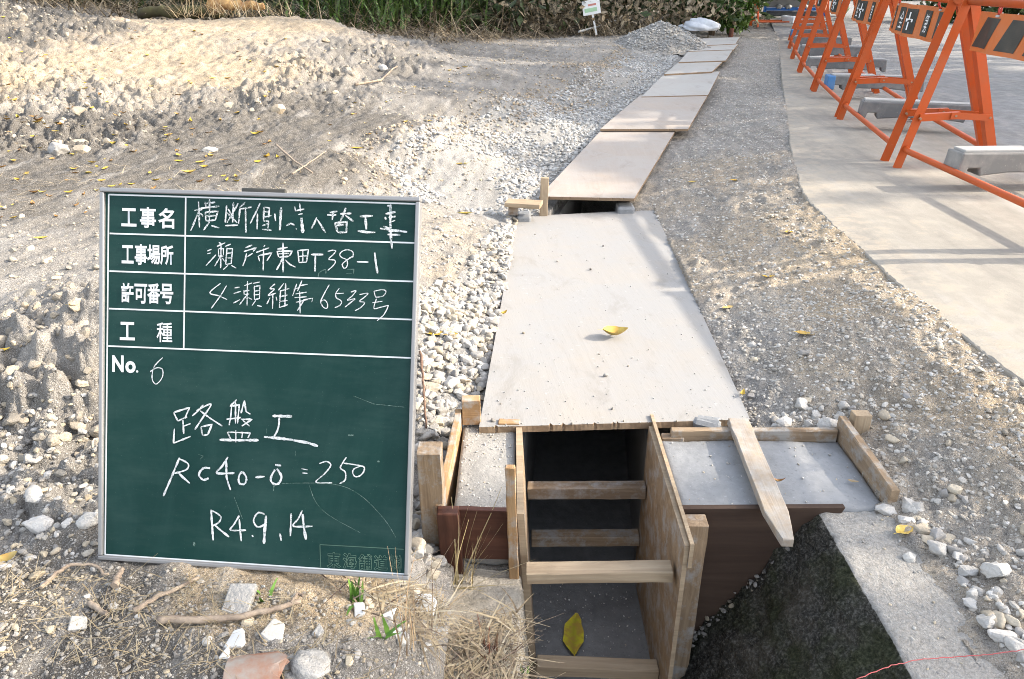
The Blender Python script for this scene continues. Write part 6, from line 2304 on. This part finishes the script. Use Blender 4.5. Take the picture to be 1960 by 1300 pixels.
def log(p0, p1, r0, r1, m, label, name, seed):
    mb = MB()
    a, b_ = Vector(p0), Vector(p1)
    pts = [a.lerp(b_, i / 14) + Vector((0, random.uniform(-.01, .01), random.uniform(-.012, .012))) for i in range(15)]
    mb.tube([tuple(q) for q in pts], [(r0 + (r1 - r0) * i / 14) * random.uniform(.86, 1.12) for i in range(15)], 16)
    for v in mb.bm.verts:
        v.co += v.co.normalized() * float(pnoise(np.array([v.co.x * 14]), np.array([v.co.z * 20 + v.co.y * 9]), seed)[0]) * .02
    return mb.build(name, m, label=label, cat='log')


z0 = 6.4
log(PD(268, 24, 7.0), PD(425, 22, 6.9), .045, .06, M['moss'], 'mossy greenish log lying on top of the spoil mound', 'log', 3)
log(PD(400, 6, 6.8), PD(505, 14, 6.7), .05, .03, M['splinter'], 'splintered orange-brown branch lying across the end of the mossy log', 'broken_branch', 4)
pr = PD(418, 30, 6.75)
link('root_tuft', strands('root_tuft', lambda r: (pr[0] + r.normal(0, .04), pr[1], pr[2] + r.uniform(0, .05)), 90, .12, .005, [(.45, .25, .10), (.5, .33, .17), (.35, .22, .12)], 71, .6, .5), label='frayed orange roots at the broken end of the mossy log', cat='roots')
link('dry_grass', strands('dry_grass', lambda r: (lambda q: (q[0], q[1], q[2]))(PD(r.uniform(330, 560), r.uniform(25, 36), r.uniform(6.2, 6.9))), 130, .30, .007, STRAW, 72, .5, .6), kind='stuff', label='dry stalks along the crest of the spoil mound', cat='straw')


# roadside trees out of the picture to the right; their crowns shade the far half of the site
def tree(x, y_, h, rad, n, label, seed):
    o = empty('roadside_tree', (x, y_, -.05), label=label, cat='tree', group='trees across the road')
    r = random.Random(seed)
    mb = MB()
    mb.tube([(0, 0, 0), (.05, .02, h * .3), (-.04, .05, h * .55), (.05, 0, h * .9)], [.16, .12, .09, .03], 12)
    for _ in range(9):
        a = r.uniform(0, 6.28)
        z = r.uniform(.3, .7) * h
        mb.tube([(0, 0, z), (math.cos(a) * rad * .4, math.sin(a) * rad * .4, z + .4), (math.cos(a) * rad * .85, math.sin(a) * rad * .85, z + .7)], [.06, .04, .012], 8)
    mb.build('trunk', M['woody'], o)
    leaf_cloud('crown', (0, 0, h * .66), (rad, rad, h * .36), n, .17, DG + BG[:2], seed, 70, .2, parent=o)
    return o


tree(10.2, 5.5, 6.0, 2.1, 5600, 'broad green tree across the road, nearest of the roadside trees', 701)
tree(10.6, 9.6, 11.0, 2.5, 8500, 'broad green tree across the road, middle of the roadside trees', 702)
tree(11.4, 13.6, 11.0, 2.5, 8500, 'broad green tree across the road, farthest of the roadside trees', 703)


def shade_tree(x, y_, label, seed):  # added out of view; crown shaped to shade the right slab and foreground
    o = empty('roadside_tree', (x + .6, y_ - 1.2, -.05), label=label, cat='tree', group='trees across the road')
    mb = MB()
    mb.tube([(0, 0, 0), (.03, .1, 1.4), (-.1, .4, 2.4), (-.5, 1.1, 3.3)], [.12, .09, .07, .03], 10)
    mb.tube([(-.05, .3, 2.2), (-.4, .0, 3.0), (-.7, -.6, 3.7)], [.05, .035, .012], 8)
    mb.build('trunk', M['woody'], o)
    leaf_cloud('crown', (-.6, .55, 3.60), (1.2, 1.95, .78), 4200, .12, DG + BG[:2], seed, 60, .2, parent=o)
    return o


shade_tree(6.75, .0, 'unseen small tree added for its shade, out to the right of the trench mouth', 711)
